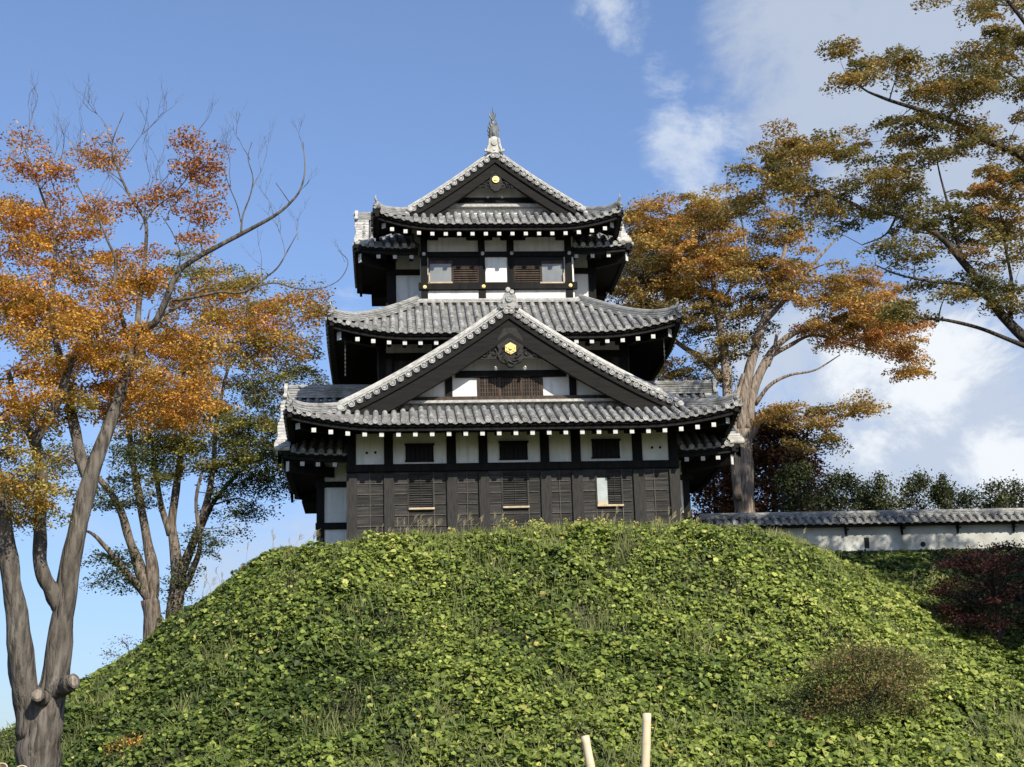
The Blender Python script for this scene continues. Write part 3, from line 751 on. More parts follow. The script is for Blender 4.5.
def gable3():
    Y = 4.78
    w = MB(); pts = [(XC-3.6, 13.0)]+[(XC+u, zf3(u)-.12) for u in np.linspace(-3.5, 3.5, 21)]+[(XC+3.6, 13.0)]
    w.prism(lambda u, o, z: (u, Y-o, z), pts, -.2, 0); wall = w.build('gable_wall', M['plaster'], castle, 'small white gable face under the topmost roof')
    piece('beam', M['black'], wall, Y, (440,550,198.6,203), dep=.12)
    piece('sill_tiles', M['kake'], wall, Y, (436,553,206,208.5), dep=.22)
    Gp = frame(XC-.0, 4.15+.02, 'F'); mb = MB(); zc = Z(494.8, 179.3, 4.1)
    out = [(-.14,.35),(-.22,.05),(-.26,-.15),(-.20,-.34),(-.06,-.46),(.06,-.46),(.20,-.34),(.26,-.15),(.22,.05),(.14,.35)]
    mb.prism(Gp, [(u, zc+z) for u, z in out], -.14, .02)
    for sg in (-1, 1): carved(mb, Gp, sg*.2, zc-.16, -.05, sg, .75, .22)
    pend = mb.build('gable_pendant', M['carve'], wall)
    mb = MB(); mb.disc(Gp, 0, zc, .02, .07, .135, 14); mb.disc(Gp, 0, zc, .07, .11, .06, 10); mb.build('gold_crest', M['gold'], pend)
    mb = MB()
    for sg in (-1, 1):
        c = at(494.8+sg*7, 197.5, Y-.1); mb.disc(frame(c[0], Y-.05, 'F'), 0, c[2], 0, .12, .05, 8)
    mb.build('beam_end_caps', M['white'], wall)
    G = frame(XC-.02, 4.08, 'F'); z = zf3(0)+.20
    ridge_end(roof3, G, 0, 0, z-.06, .44, .66, M['mortar'], horn=False)
    sc_ = MB()
    for sg in (-1, 1):
        sc_.tube([G(sg*.17, .03, z+.50), G(sg*.21, .03, z+.2), G(sg*.28, .03, z-.04), G(sg*.36, .03, z-.02), G(sg*.35, .03, z+.07)], [.05,.055,.055,.045,.03], 8)
    sc_.build('ridge_end_tile', M['mortar'], roof3)
    # fish finial, head down and tail up
    mb = MB(); zb = z+.60; y0 = 4.42; x = XC-.02
    path = [(x, y0+.10, zb-.05), (x, y0-.02, zb+.12), (x, y0-.05, zb+.32), (x, y0+.06, zb+.52), (x, y0+.16, zb+.70), (x, y0+.12, zb+.90), (x, y0+.05, zb+1.05)]
    mb.tube(path, [.17,.20,.185,.15,.10,.06,.03], 10)
    for sg in (-1, 1):
        for k, (zz, r, l) in enumerate(((.08,.17,.30),(.22,.18,.34),(.40,.15,.32),(.56,.10,.28))):
            mb.tube([(x+sg*r*.7, y0-.03, zb+zz), (x+sg*(r+.04), y0-.05, zb+zz+l*.45), (x+sg*(r-.01), y0-.04, zb+zz+l)], [.05,.03,.004], 5)
    for a in (-.5, -.2, .15, .45):
        mb.tube([(x, y0+.08, zb+.85), (x+a*.22, y0+.05, zb+1.0), (x+a*.30, y0+.02, zb+1.12+.1*(1-abs(a)))], [.04,.03,.005], 5)
    mb.tube([(x, y0-.2, zb+.1), (x, y0-.26, zb+.2), (x, y0-.22, zb+.34)], [.06,.05,.01], 6)
    mb.tube([(x, y0+.06, zb+.9), (x, y0+.05, zb+1.15), (x-.01, y0+.05, zb+1.40)], [.03,.022,.006], 6)
    mb.build('fish_finial', M['bronze'], roof3, smooth=False)
gable3()

# ------------------------------------------------------------------ tiled plaster wall on the right
def plaster_wall():
    t = thing('plaster_wall', 'low white plaster wall under a grey tiled coping, running right from the castle turret', 'wall', (7.4, 5.0, 0))
    o = (7.4, 5.0, 0); x0, x1 = 7.4, 34.0; Y = 5.0
    mb = MB(); mb.box(x0, x1, Y-.15, Y+.15, -.6, 1.32); mb.build('wall_panel', M['oldplaster'], t, origin=o)
    mb = MB(); mb.box(x0, x1, Y-.24, Y+.24, -.6, .36); mb.build('plinth', simple((.08,.075,.065),(.14,.13,.11),3,.9,.2,name='dark stone plinth'), t, origin=o)
    mb = MB()
    for sd, oy in (('F', Y-.55), ('B', Y+.55)):
        tiles(mb, frame((x0+x1)/2, oy, sd), 99, 1.40, prof(.60, 0), lambda w, t_: 0, lambda s: .5, -(x1-x0)/2, (x1-x0)/2)
    mb.build('coping_tiles', [M['tile'], M['pan']], t, origin=o)
    mb = MB(); sweep_ridge(mb, [(x0, Y, 1.66), ((x0+x1)/2, Y, 1.66), (x1, Y, 1.66)], .30, .18, 3, .07); mb.build('ridge_tiles', M['ridge'], t, origin=o)
    mb = MB(); mb.box(x0, x1, Y-.50, Y+.50, 1.27, 1.36); mb.build('eave_board', M['black'], t, origin=o)
    px = 846
    for k in range(9):
        c = X(px+56*k, 535, Y-.15); mb = MB()
        mb.box(c-.05, c+.05, Y-.46, Y-.14, 1.12, 1.26); mb.box(c-.04, c+.04, Y-.20, Y-.14, .95, 1.12)
        mb.box(c-.045, c+.045, Y-.475, Y-.46, 1.13, 1.25); mb.build('bracket', M['black'], t, origin=o)
    mb = MB(); rect(mb, Y-.15, 864.3, 869, 537.5, 548.2, dep=.012); mb.build('loophole', M['void'], t, 'rectangular loophole', origin=o)
    c = at(923, 544.3, Y-.15); mb = MB(); mb.disc(frame(c[0], Y-.15, 'F'), 0, c[2], 0, .012, .10, 16); mb.build('loophole', M['void'], t, 'round loophole', origin=o)
    for k, q in enumerate((980, 1100)):
        mb = MB(); c = at(q, 541, Y-.15); mb.disc(frame(c[0], Y-.15, 'F'), 0, c[2], 0, .012, .07, 12)
        if k: mb.build('loophole', M['void'], t, origin=o)
plaster_wall()

# ------------------------------------------------------------------ foliage helpers
rng = np.random.default_rng(11)
def leaf_mat(name, stops, isl=.35, trans=.35, rough=.55):
    def fn(nt, b, n, L):
        at_ = n.new('ShaderNodeAttribute'); at_.attribute_name = 'tint'
        cr = n.new('ShaderNodeValToRGB'); e = cr.color_ramp.elements
        while len(e) < len(stops): e.new(.5)
        for i, (p, c) in enumerate(stops): e[i].position = p; e[i].color = (*c, 1)
        L.new(at_.outputs['Fac'], cr.inputs[0])
        r = n.new('ShaderNodeMapRange'); r.inputs['To Min'].default_value = 1-isl; r.inputs['To Max'].default_value = 1+isl
        L.new(island(n), r.inputs['Value'])
        cb = n.new('ShaderNodeCombineColor'); [L.new(r.outputs[0], cb.inputs[i]) for i in range(3)]
        c = mixc(n, L, cr.outputs[0], cb.outputs[0], 1.0, 'MULTIPLY')
        L.new(c, b.inputs['Base Color'])
        tr = n.new('ShaderNodeBsdfTranslucent'); L.new(c, tr.inputs[0])
        mx = n.new('ShaderNodeMixShader'); mx.inputs[0].default_value = trans
        L.new(b.outputs[0], mx.inputs[1]); L.new(tr.outputs[0], mx.inputs[2]); L.new(mx.outputs[0], n['Material Output'].inputs[0])
    return mat(name, fn, rough, .25)
def leaves_mesh(name, pos, size, nrm, tint, m, parent=None, origin=None, aspect=.55, fold=False, dirs=None):
    n = len(pos); pos = np.asarray(pos, float)
    if origin is not None: pos = pos-np.array(origin)
    nrm = nrm/np.linalg.norm(nrm, axis=1, keepdims=True)
    d = rng.normal(size=(n, 3)) if dirs is None else dirs
    d = d-nrm*(d*nrm).sum(1, keepdims=True); d /= np.linalg.norm(d, axis=1, keepdims=True)
    w = np.cross(nrm, d); s = np.asarray(size).reshape(-1, 1)
    if fold:
        dip = nrm*s*.16
        V = np.stack([pos-d*s*.5, pos-d*s*.22+w*s*aspect*.9+dip, pos+d*s*.28+w*s*aspect*.62+dip*.6, pos+d*s*.58-dip*.6, pos+d*s*.28-w*s*aspect*.62+dip*.6, pos-d*s*.22-w*s*aspect*.9+dip], 1)
        k = 6; base = np.arange(n)[:, None]*6
        F = np.concatenate([base+np.array([0,3,2,1]), base+np.array([0,5,4,3])], 1).reshape(-1, 4)
    else:
        V = np.stack([pos-d*s*.5, pos+w*s*aspect*.5, pos+d*s*.5, pos-w*s*aspect*.5], 1); k = 4
        F = np.arange(n*4).reshape(-1, 4)
    me = bpy.data.meshes.new(name); me.vertices.add(n*k); me.vertices.foreach_set('co', V.reshape(-1).astype(np.float32))
    nf = len(F); me.loops.add(nf*4); me.loops.foreach_set('vertex_index', F.reshape(-1).astype(np.int32))
    me.polygons.add(nf); me.polygons.foreach_set('loop_start', np.arange(0, nf*4, 4, dtype=np.int32)); me.polygons.foreach_set('loop_total', np.full(nf, 4, np.int32))
    a = me.attributes.new('tint', 'FLOAT', 'POINT'); a.data.foreach_set('value', np.repeat(np.asarray(tint, np.float32), k))
    me.update(calc_edges=True); me.materials.append(m)
    o = bpy.data.objects.new(name, me); C.objects.link(o)
    if parent: o.parent = parent
    return o
def bark(name, c1, c2, c3):
    def fn(nt, b, n, L):
        f = noise_fac(n, L, 3.0, stretch=(1,1,.5), detail=9); f2 = noise_fac(n, L, 13, stretch=(1,1,.16), detail=9, lo=.42, hi=.66)
        c = mixc(n, L, c1, c2, f); c = mixc(n, L, c, c3, f2); L.new(c, b.inputs['Base Color']); bump(n, L, b, f2, .8, .04)
    return mat(name, fn, .9, .15)
M['bark_near'] = bark('grey brown bark', (.105,.09,.073), (.19,.168,.14), (.060,.052,.043))
M['bark_pale'] = bark('pale flaking bark', (.27,.22,.175), (.36,.30,.24), (.15,.12,.095))
M['bark_mid'] = bark('brown grey bark', (.15,.12,.095), (.23,.19,.15), (.06,.05,.04))
M['bark_dark'] = bark('dark bark', (.055,.047,.04), (.09,.078,.066), (.035,.03,.026))
OR, YO, YG, OL, DG, RD, BR = (.54,.235,.050), (.62,.36,.072), (.38,.33,.075), (.20,.20,.055), (.075,.10,.038), (.28,.105,.050), (.2,.1,.04)
M['leaf_orange'] = leaf_mat('orange autumn leaves', [(0,RD),(.16,OR),(.38,(.62,.33,.062)),(.62,YO),(.88,YG),(1,OL)])
M['leaf_mixed'] = leaf_mat('green turning autumn leaves', [(0,DG),(.28,(.10,.12,.035)),(.5,OL),(.68,YG),(.84,YO),(1,OR)])
M['leaf_bronze'] = leaf_mat('bronze autumn leaves', [(0,(.095,.10,.045)),(.3,(.215,.175,.066)),(.55,(.47,.33,.088)),(.78,(.60,.36,.095)),(1,(.56,.26,.11))])
M['leaf_olive'] = leaf_mat('olive and rust leaves', [(0,(.095,.105,.045)),(.3,(.21,.195,.070)),(.45,(.35,.265,.080)),(.7,(.48,.30,.085)),(1,(.50,.22,.10))])
M['leaf_dark'] = leaf_mat('dark evergreen leaves', [(0,(.028,.036,.013)),(.5,(.058,.070,.024)),(1,(.15,.16,.055))], trans=.2)
M['leaf_brownred'] = leaf_mat('brown red leaves', [(0,(.05,.035,.016)),(.5,(.13,.055,.022)),(1,(.24,.10,.03))])
M['leaf_maroon'] = leaf_mat('maroon maple leaves', [(0,(.028,.012,.012)),(.6,(.060,.020,.018)),(1,(.13,.045,.035))])

def spline(pts, per=6):
    """Catmull-Rom through (x,y,z,r)"""
    P = [np.array(p, float) for p in pts]; P = [2*P[0]-P[1]]+P+[2*P[-1]-P[-2]]; out = []
    for i in range(1, len(P)-2):
        for k in range(per):
            t = k/per; a, b, c, d = P[i-1], P[i], P[i+1], P[i+2]
            out.append(.5*((2*b)+(-a+c)*t+(2*a-5*b+4*c-d)*t*t+(-a+3*b-3*c+d)*t**3))
    out.append(P[-2]); return np.array(out)
def limb_px(lst, Y0=None):
    """[(px, py, Y, radius in m)] -> world (x,y,z,r)"""
    return [(*at(a, b, y), r) for a, b, y, r in lst]
def twig_rec(mb, p, d, L, r, depth, r_=rnd, up=.25):
    n = 4; path = [Vector(p)]; dd = Vector(d).normalized()
    for i in range(n):
        dd = (dd+Vector((r_.uniform(-.25,.25), r_.uniform(-.2,.2), r_.uniform(-.12,.12)+up*.25))).normalized(); path.append(path[-1]+dd*L/n)
    mb.tube(path, [r, r*.85, r*.7, r*.55, r*.3], 5 if r > .02 else 4, cap=False)
    if depth > 0:
        for k in range(r_.choice((2, 3, 3))):
            q = path[r_.choice((2, 3, 4, 4))]; s = Vector((r_.uniform(-1,1), r_.uniform(-.6,.6), r_.uniform(-.1,.9)))
            twig_rec(mb, q, dd*.9+s*.75, L*r_.uniform(.5,.8), r*.58, depth-1, r_, up)
def grow(name, label, group, cat, base, limbs, pads, leafmat, barkmat, leaf=.11, nleaf=150, padr=(.65,.24), tilt=.55, twigs=(), sd=1, br=.045, trunk_name='trunk', nside=9, upw=.35, padk=1):
    g = np.random.default_rng(sd); rl = random.Random(sd)
    root = thing(name, label, cat, tuple(base), group)
    mb = MB(); nodes = []; rad_ = []
    for L_ in limbs:
        w = spline(limb_px(L_), 5)
        mb.tube([tuple(p[:3]) for p in w], [max(.008, p[3]) for p in w], nside if w[0][3] > .08 else 6, rough=.17 if w[0][3] > .10 else .06, sd=sd+len(nodes)*.1)
        for p in w: nodes.append(p[:3]); rad_.append(p[3])
    for (px, py, Y, dpx, dpy, L, r, dep) in twigs:
        p = at(px, py, Y); d = at(px+dpx, py+dpy, Y)-p; twig_rec(mb, p, d, L, r, dep, rl)
    tr = mb.build(trunk_name, barkmat, root, origin=base, smooth=True)
    # pads
    centres = []
    for (px, py, rx, ry, Y, dY, n, t0, t1) in pads:
        for k in range(max(2, int(n*padk+.5))):
            while True:
                q = g.uniform(-1, 1, 3)
                if (q**2).sum() <= 1: break
            c = at(px+q[0]*rx, py+q[1]*ry, Y+q[2]*dY); centres.append((*c, g.uniform(t0, t1), px))
    centres = np.array(centres); N = len(centres)
    bt = MB()
    nodesA = np.array(nodes); radA = np.array(rad_)
    dist = np.array([np.min(((nodesA-c[:3])**2).sum(1)) for c in centres]); order = np.argsort(dist)
    nl, rlst = list(nodesA), list(radA)
    for i in order:
        c = centres[i, :3]; A = np.array(nl)
        dv = c-A; dd = np.sqrt((dv**2).sum(1)); cost = dd+np.maximum(0, -dv[:, 2])*.9+.25*(np.array(rlst) < .012)
        j = int(np.argmin(cost)); a = A[j]; L_ = dd[j]
        if L_ < .15: continue
        r0 = min(rlst[j]*.62, .012+.016*L_); r0 = max(r0, .009)
        mid = (a+c)/2+np.array([g.normal()*.10*L_, g.normal()*.10*L_, .06*L_+g.normal()*.05*L_])
        w = spline([(*a, r0), (*mid, r0*.72), (*c, max(.006, r0*.4))], 4)
        bt.tube([tuple(p[:3]) for p in w], [p[3] for p in w], 5 if r0 > .02 else 4, cap=False)
        for p in w[2:]: nl.append(p[:3]); rlst.append(p[3])
        for k in range(3):
            an = g.uniform(0, 6.28); e = c+np.array([math.cos(an)*padr[0]*.8, math.sin(an)*padr[0]*.8, g.uniform(-.1, .25)*padr[0]])
            m_ = (c+e)/2+np.array([0, 0, .06]); bt.tube([tuple(c), tuple(m_), tuple(e)], [.007, .005, .003], 3, cap=False)
    bt.build('branches', barkmat, root, origin=base, smooth=True)
    cnt = (nleaf*g.uniform(.55, 1.35, N)).astype(int); idx = np.repeat(np.arange(N), cnt); n = len(idx)
    rr = g.uniform(0, 1, n)**.55; an = g.uniform(0, 2*np.pi, n); sc_ = (g.uniform(.7, 1.3, N))[idx]
    lo = np.stack([np.cos(an)*rr*padr[0]*sc_, np.sin(an)*rr*padr[0]*sc_, g.normal(size=n)*padr[1]*.5*sc_-.18*padr[0]*rr**2], 1)
    # break pads into sprays
    lo[:, 2] += .10*padr[0]*np.sin(an*5+idx)*rr
    tlt = g.normal(size=(N, 2))*.22
    lo[:, 2] += lo[:, 0]*tlt[idx, 0]+lo[:, 1]*tlt[idx, 1]
    pos = centres[idx, :3]+lo
    nr = g.normal(size=(n, 3))*tilt+np.array([0, 0, 1.0])
    tint = np.clip(centres[idx, 3]+g.normal(size=n)*.09, 0, 1)
    leaves_mesh('crown', pos, leaf*g.uniform(.6, 1.3, n), nr, tint, leafmat, root, origin=base)
    return root

# ---------- near left tree (part bare, orange leaves)
Y1 = -24.0
def b_at(px, py, Y, dz=0):
    p = at(px, py, Y); return (float(p[0]), float(Y), float(height(p[0], Y))-.15)
bt1 = b_at(38, 760, Y1)
b = at(38, 760, Y1)
L1 = [
 [(34, 1090, Y1, .52), (37, 960, Y1, .42), (38, 850, Y1, .37), (38, 767, Y1, .345), (40, 735, Y1, .37), (44, 700, Y1, .36)],
 [(42, 735, Y1, .30), (55, 678, Y1, .25), (62, 617, Y1, .20), (73, 552, Y1, .185), (88, 486, Y1, .155), (109, 425, Y1+.2, .125), (126, 375, Y1+.3, .105), (137, 330, Y1+.3, .085)],
 [(36, 735, Y1, .30), (28, 700, Y1-.1, .25), (20, 652, Y1-.3, .215), (15, 602, Y1-.4, .19), (6, 547, Y1-.6, .18), (-6, 480, Y1-.8, .15), (-14, 400, Y1-1, .12), (-6, 330, Y1-1, .08)],
 [(61, 610, Y1, .15), (52, 592, Y1-.1, .145), (41, 567, Y1-.2, .13), (40, 527, Y1-.2, .115), (41, 471, Y1-.3, .11), (34, 440, Y1-.3, .10), (20, 415, Y1-.3, .07), (8, 370, Y1-.4, .05)],
 [(36, 440, Y1-.3, .09), (50, 415, Y1-.3, .085), (62, 392, Y1-.3, .08), (70, 366, Y1-.3, .07), (82, 339, Y1-.3, .06), (95, 326, Y1-.3, .045), (107, 313, Y1-.3, .02)],
 [(90, 486, Y1, .11), (82, 461, Y1+.2, .11), (76, 435, Y1+.3, .10), (69, 400, Y1+.5, .09), (58, 350, Y1+.7, .07), (52, 300, Y1+.9, .055), (55, 240, Y1+1.1, .04), (40, 190, Y1+1.2, .02), (25, 150, Y1+1.2, .01)],
 [(137, 332, Y1+.3, .08), (148, 326, Y1+.3, .075), (158, 318, Y1+.2, .07), (176, 276, Y1+.1, .058), (190, 262, Y1, .052), (211, 250, Y1, .047), (243, 233, Y1-.1, .04), (274, 216, Y1-.2, .03), (290, 203, Y1-.2, .024), (300, 190, Y1-.2, .018), (305, 170, Y1-.2, .014), (303, 142, Y1-.2, .006)],
 [(137, 335, Y1+.3, .07), (139, 305, Y1+.4, .055), (143, 275, Y1+.5, .045), (146, 245, Y1+.5, .04), (145, 220, Y1+.5, .034), (131, 198, Y1+.5, .028), (119, 172, Y1+.5, .022), (112, 145, Y1+.5, .016), (124, 112, Y1+.5, .007)],
 [(130, 345, Y1+.3, .06), (122, 318, Y1, .045), (114, 290, Y1-.2, .04), (116, 262, Y1-.3, .032), (106, 237, Y1-.3, .02), (98, 215, Y1-.3, .008)],
 [(172, 300, Y1+.2, .034), (190, 298, Y1+.2, .03), (219, 292, Y1+.2, .026), (236, 293, Y1+.2, .024), (250, 289, Y1+.2, .021), (265, 278, Y1+.2, .018), (278, 267, Y1+.2, .015), (288, 250, Y1+.2, .011), (298, 232, Y1+.2, .005)],
 [(250, 289, Y1+.2, .016), (274, 283, Y1+.3, .014), (300, 289, Y1+.3, .012), (322, 288, Y1+.3, .010), (340, 279, Y1+.3, .008), (348, 262, Y1+.3, .006), (338, 250, Y1+.3, .004)],
 [(160, 316, Y1+.3, .035), (180, 305, Y1+.5, .03), (200, 290, Y1+.6, .022), (215, 288, Y1+.6, .014)],
 [(241, 233, Y1-.1, .022), (243, 215, Y1-.1, .018), (250, 196, Y1-.1, .015), (253, 178, Y1-.1, .011), (248, 158, Y1-.1, .008), (252, 142, Y1-.1, .004)],
 [(241, 222, Y1-.1, .012), (237, 205, Y1-.1, .010), (230, 188, Y1-.2, .008), (222, 165, Y1-.2, .004)],
 [(203, 254, Y1, .02), (201, 240, Y1, .016), (204, 222, Y1+.1, .014), (197, 195, Y1+.1, .012), (196, 165, Y1+.1, .008), (190, 140, Y1+.1, .004)],
 [(145, 222, Y1+.5, .02), (155, 208, Y1+.5, .016), (172, 195, Y1+.4, .013), (186, 180, Y1+.4, .010), (196, 165, Y1+.4, .006)],
 [(178, 274, Y1+.1, .018), (180, 252, Y1+.1, .013), (172, 232, Y1+.1, .010), (163, 218, Y1+.1, .006)],
 [(290, 203, Y1-.2, .011), (283, 193, Y1-.2, .008), (276, 183, Y1-.2, .004)],
 [(56, 690, Y1-.1, .20), (66, 686, Y1-.35, .155), (70, 683, Y1-.52, .15), (72, 682, Y1-.56, .12)],
 [(44, 700, Y1-.2, .16), (40, 697, Y1-.45, .13), (38, 695, Y1-.62, .115)],
]
P1 = [(18,159,32,26,Y1+1,.8,7,.08,.35),(63,167,20,13,Y1+1,.5,3,.15,.4),(92,153,24,18,Y1+.6,.5,5,.1,.4),(156,200,38,14,Y1+.4,.5,6,.05,.33),(203,225,16,32,Y1,.4,6,.05,.35),(195,150,38,26,Y1+.1,.5,8,.0,.25),(210,180,12,20,Y1+.1,.4,2,.0,.2),(140,268,36,46,Y1+1,1.4,13,.2,.7),(100,215,34,24,Y1+1,1,8,.1,.5),(195,340,40,30,Y1+1.6,1,14,.3,.7),(190,400,36,22,Y1+1.8,1,12,.25,.6),
 (35,228,58,38,Y1+1,1.8,32,.15,.6),(15,285,45,40,Y1+.5,2,26,.15,.65),(75,285,70,48,Y1+.8,2,44,.2,.75),(50,335,60,36,Y1,2,36,.35,.85),(125,355,60,40,Y1+1,1.6,26,.3,.75),
 (30,400,55,36,Y1,2,34,.35,.9),(150,400,50,38,Y1+1.4,1.4,24,.25,.6),(18,470,40,45,Y1-.6,1.6,26,.6,1),(90,390,50,30,Y1+1.5,1.2,16,.3,.7),(-60,300,60,140,Y1-1,2,60,.2,.7),(30,510,28,14,Y1-.4,1,10,.6,.95)]
tw1 = [(112,140,Y1+.5,-6,-20,.7,.014,3),(125,185,Y1+.5,-25,-30,.8,.014,3),(303,150,Y1-.2,-3,-20,.4,.007,3),(296,195,Y1-.2,14,-10,.4,.007,3),(250,160,Y1-.1,-5,-20,.6,.011,3),(298,240,Y1+.2,0,-20,.4,.008,3),(285,255,Y1+.2,-10,-25,.6,.011,3),(226,178,Y1-.2,-6,-20,.5,.008,3),
 (25,150,Y1+1.2,-3,-25,.8,.014,3),(106,237,Y1-.3,-10,-25,.8,.014,3),(165,222,Y1+.1,6,-25,.6,.011,3),(190,140,Y1+.1,6,-12,.5,.008,3),(345,262,Y1+.3,-6,-12,.3,.006,3),(145,215,Y1+.5,8,-30,.8,.014,3),(92,215,Y1+.5,-8,-25,.8,.014,3),(60,160,Y1+1,4,-20,.5,.011,3),(262,278,Y1+.2,-8,-25,.5,.008,3),(60,200,Y1+1,-20,-30,1.0,.014,3),(140,230,Y1+.5,20,-40,1.0,.014,3),(118,172,Y1+.5,14,-30,.9,.013,3),(131,198,Y1+.5,-22,-25,.9,.013,3),(230,190,Y1-.2,10,-30,.7,.010,3),(250,195,Y1-.1,14,-30,.7,.010,3),(75,260,Y1+1,-10,-50,1.0,.014,3),(274,216,Y1-.2,-4,-20,.5,.008,3),(185,250,Y1+.1,12,-30,.7,.010,3)]
_near = grow('zelkova_tree', 'tall near tree at the left with bare upper twigs and orange leaves', None, 'tree', bt1, L1, P1, M['leaf_orange'], M['bark_near'], leaf=.068, nleaf=270, padr=(.36,.13), tilt=.6, twigs=tw1, sd=3)

for a_, b_, r_ in (((70, 683, Y1-.52), (73.5, 681, Y1-.60), .118), ((40, 697, Y1-.45), (37, 694.5, Y1-.66), .112)):
    mb = MB(); p0, p1 = Vector(at(*a_)), Vector(at(*b_)); mb.tube([p0, p1, p1+(p1-p0)*.05], [r_*1.02, r_*1.08, r_*.80], 14, rough=.10); mb.cur = 1
    q = p1+(p1-p0)*.06; mb.tube([q-(p1-p0)*.02, q+(p1-p0)*.02], [r_*.80, r_*.72], 12, rough=.12)
    mb.build('cut_stub', [M['bark_near'], M['bark_pale']], _near, origin=bt1, smooth=False)
# ---------- tree behind the left flank of the mound
Y2 = 8.0
bt2 = b_at(155, 650, Y2)
L2 = [
 [(150, 690, Y2, .50), (152, 655, Y2, .44), (153, 625, Y2, .40), (150, 600, Y2, .38)],
 [(150, 602, Y2, .26), (140, 570, Y2, .24), (130, 540, Y2-.2, .22), (118, 505, Y2-.5, .19), (100, 480, Y2-.9, .15), (84, 468, Y2-1.2, .10), (70, 455, Y2-1.4, .05)],
 [(152, 604, Y2, .28), (152, 570, Y2, .25), (145, 530, Y2+.3, .23), (138, 490, Y2+.4, .20), (132, 455, Y2+.6, .17), (128, 400, Y2+.8, .12), (140, 350, Y2+1, .07), (150, 310, Y2+1, .04)],
 [(150, 600, Y2, .18), (128, 575, Y2-.4, .16), (108, 550, Y2-.8, .13), (94, 535, Y2-1, .09), (84, 530, Y2-1, .05)],
 [(172, 650, Y2+.6, .36), (175, 605, Y2+.6, .34), (178, 570, Y2+.6, .30), (172, 530, Y2+.8, .24), (176, 490, Y2+.8, .20), (182, 440, Y2+.9, .16), (178, 400, Y2+1, .11), (190, 350, Y2+1, .07)],
 [(180, 575, Y2+.6, .24), (192, 545, Y2+.6, .21), (205, 510, Y2+.4, .18), (213, 470, Y2+.2, .14), (216, 430, Y2, .12), (225, 380, Y2, .08), (240, 330, Y2, .05), (250, 290, Y2, .03)],
 [(196, 540, Y2+.6, .16), (212, 505, Y2+1, .13), (232, 480, Y2+1.4, .10), (258, 455, Y2+1.8, .07), (285, 440, Y2+2, .04)],
 [(170, 535, Y2+.7, .17), (160, 500, Y2+.9, .15), (155, 460, Y2+1.2, .12), (150, 420, Y2+1.4, .09), (165, 380, Y2+1.6, .05)],
 [(176, 600, Y2+.6, .2), (190, 575, Y2+.2, .15), (200, 545, Y2-.3, .12), (196, 500, Y2-.6, .09), (206, 460, Y2-.8, .06)],
 [(214, 470, Y2+.2, .09), (235, 455, Y2, .07), (262, 440, Y2-.4, .05), (290, 425, Y2-.6, .03)]]
L2 = [[(p[0], p[1], p[2], p[3]*(.90 if p[1] > 560 else .74)) for p in l] for l in L2]
L2[0].insert(0, (150, 730, Y2, .5)); L2[4].insert(0, (170, 720, Y2+.6, .4))
P2 = [(285,320,44,42,Y2+1,3,52,.6,1),(225,320,60,50,Y2+1,3,64,.72,1),(240,285,45,18,Y2+1,2,16,.45,.75),(270,380,55,50,Y2+1.5,3,66,.35,.82),(175,380,80,60,Y2+1,3.5,84,.62,1.0),(200,420,70,34,Y2+1,3,48,.3,.72),(255,450,50,34,Y2+.5,2.5,44,.15,.6),(130,455,60,30,Y2,2.5,26,.1,.5),
 (235,500,40,22,Y2+.5,2,16,.0,.3),(120,575,28,28,Y2-.8,1,12,.0,.25),(215,540,26,16,Y2-.3,1,8,.0,.3),(270,480,30,14,Y2+1,1.4,9,.05,.35),(195,270,40,20,Y2+1,2,12,.5,.8),(100,500,30,16,Y2-1,1,6,.05,.3),(180,590,14,30,Y2,.8,6,.0,.3),(165,455,50,22,Y2+1,2,26,.25,.7),(230,455,60,26,Y2+.5,2,30,.2,.65),(130,490,40,16,Y2+.5,2,10,.3,.6),(290,470,26,24,Y2+.5,2,12,.15,.6),(60,470,30,24,Y2,2,12,.4,.8)]
grow('zelkova_tree', 'many stemmed orange and green tree rising behind the left slope of the mound', None, 'tree', bt2, L2, P2, M['leaf_mixed'], M['bark_mid'], leaf=.125, nleaf=190, padr=(.70,.19), tilt=.5, sd=5)

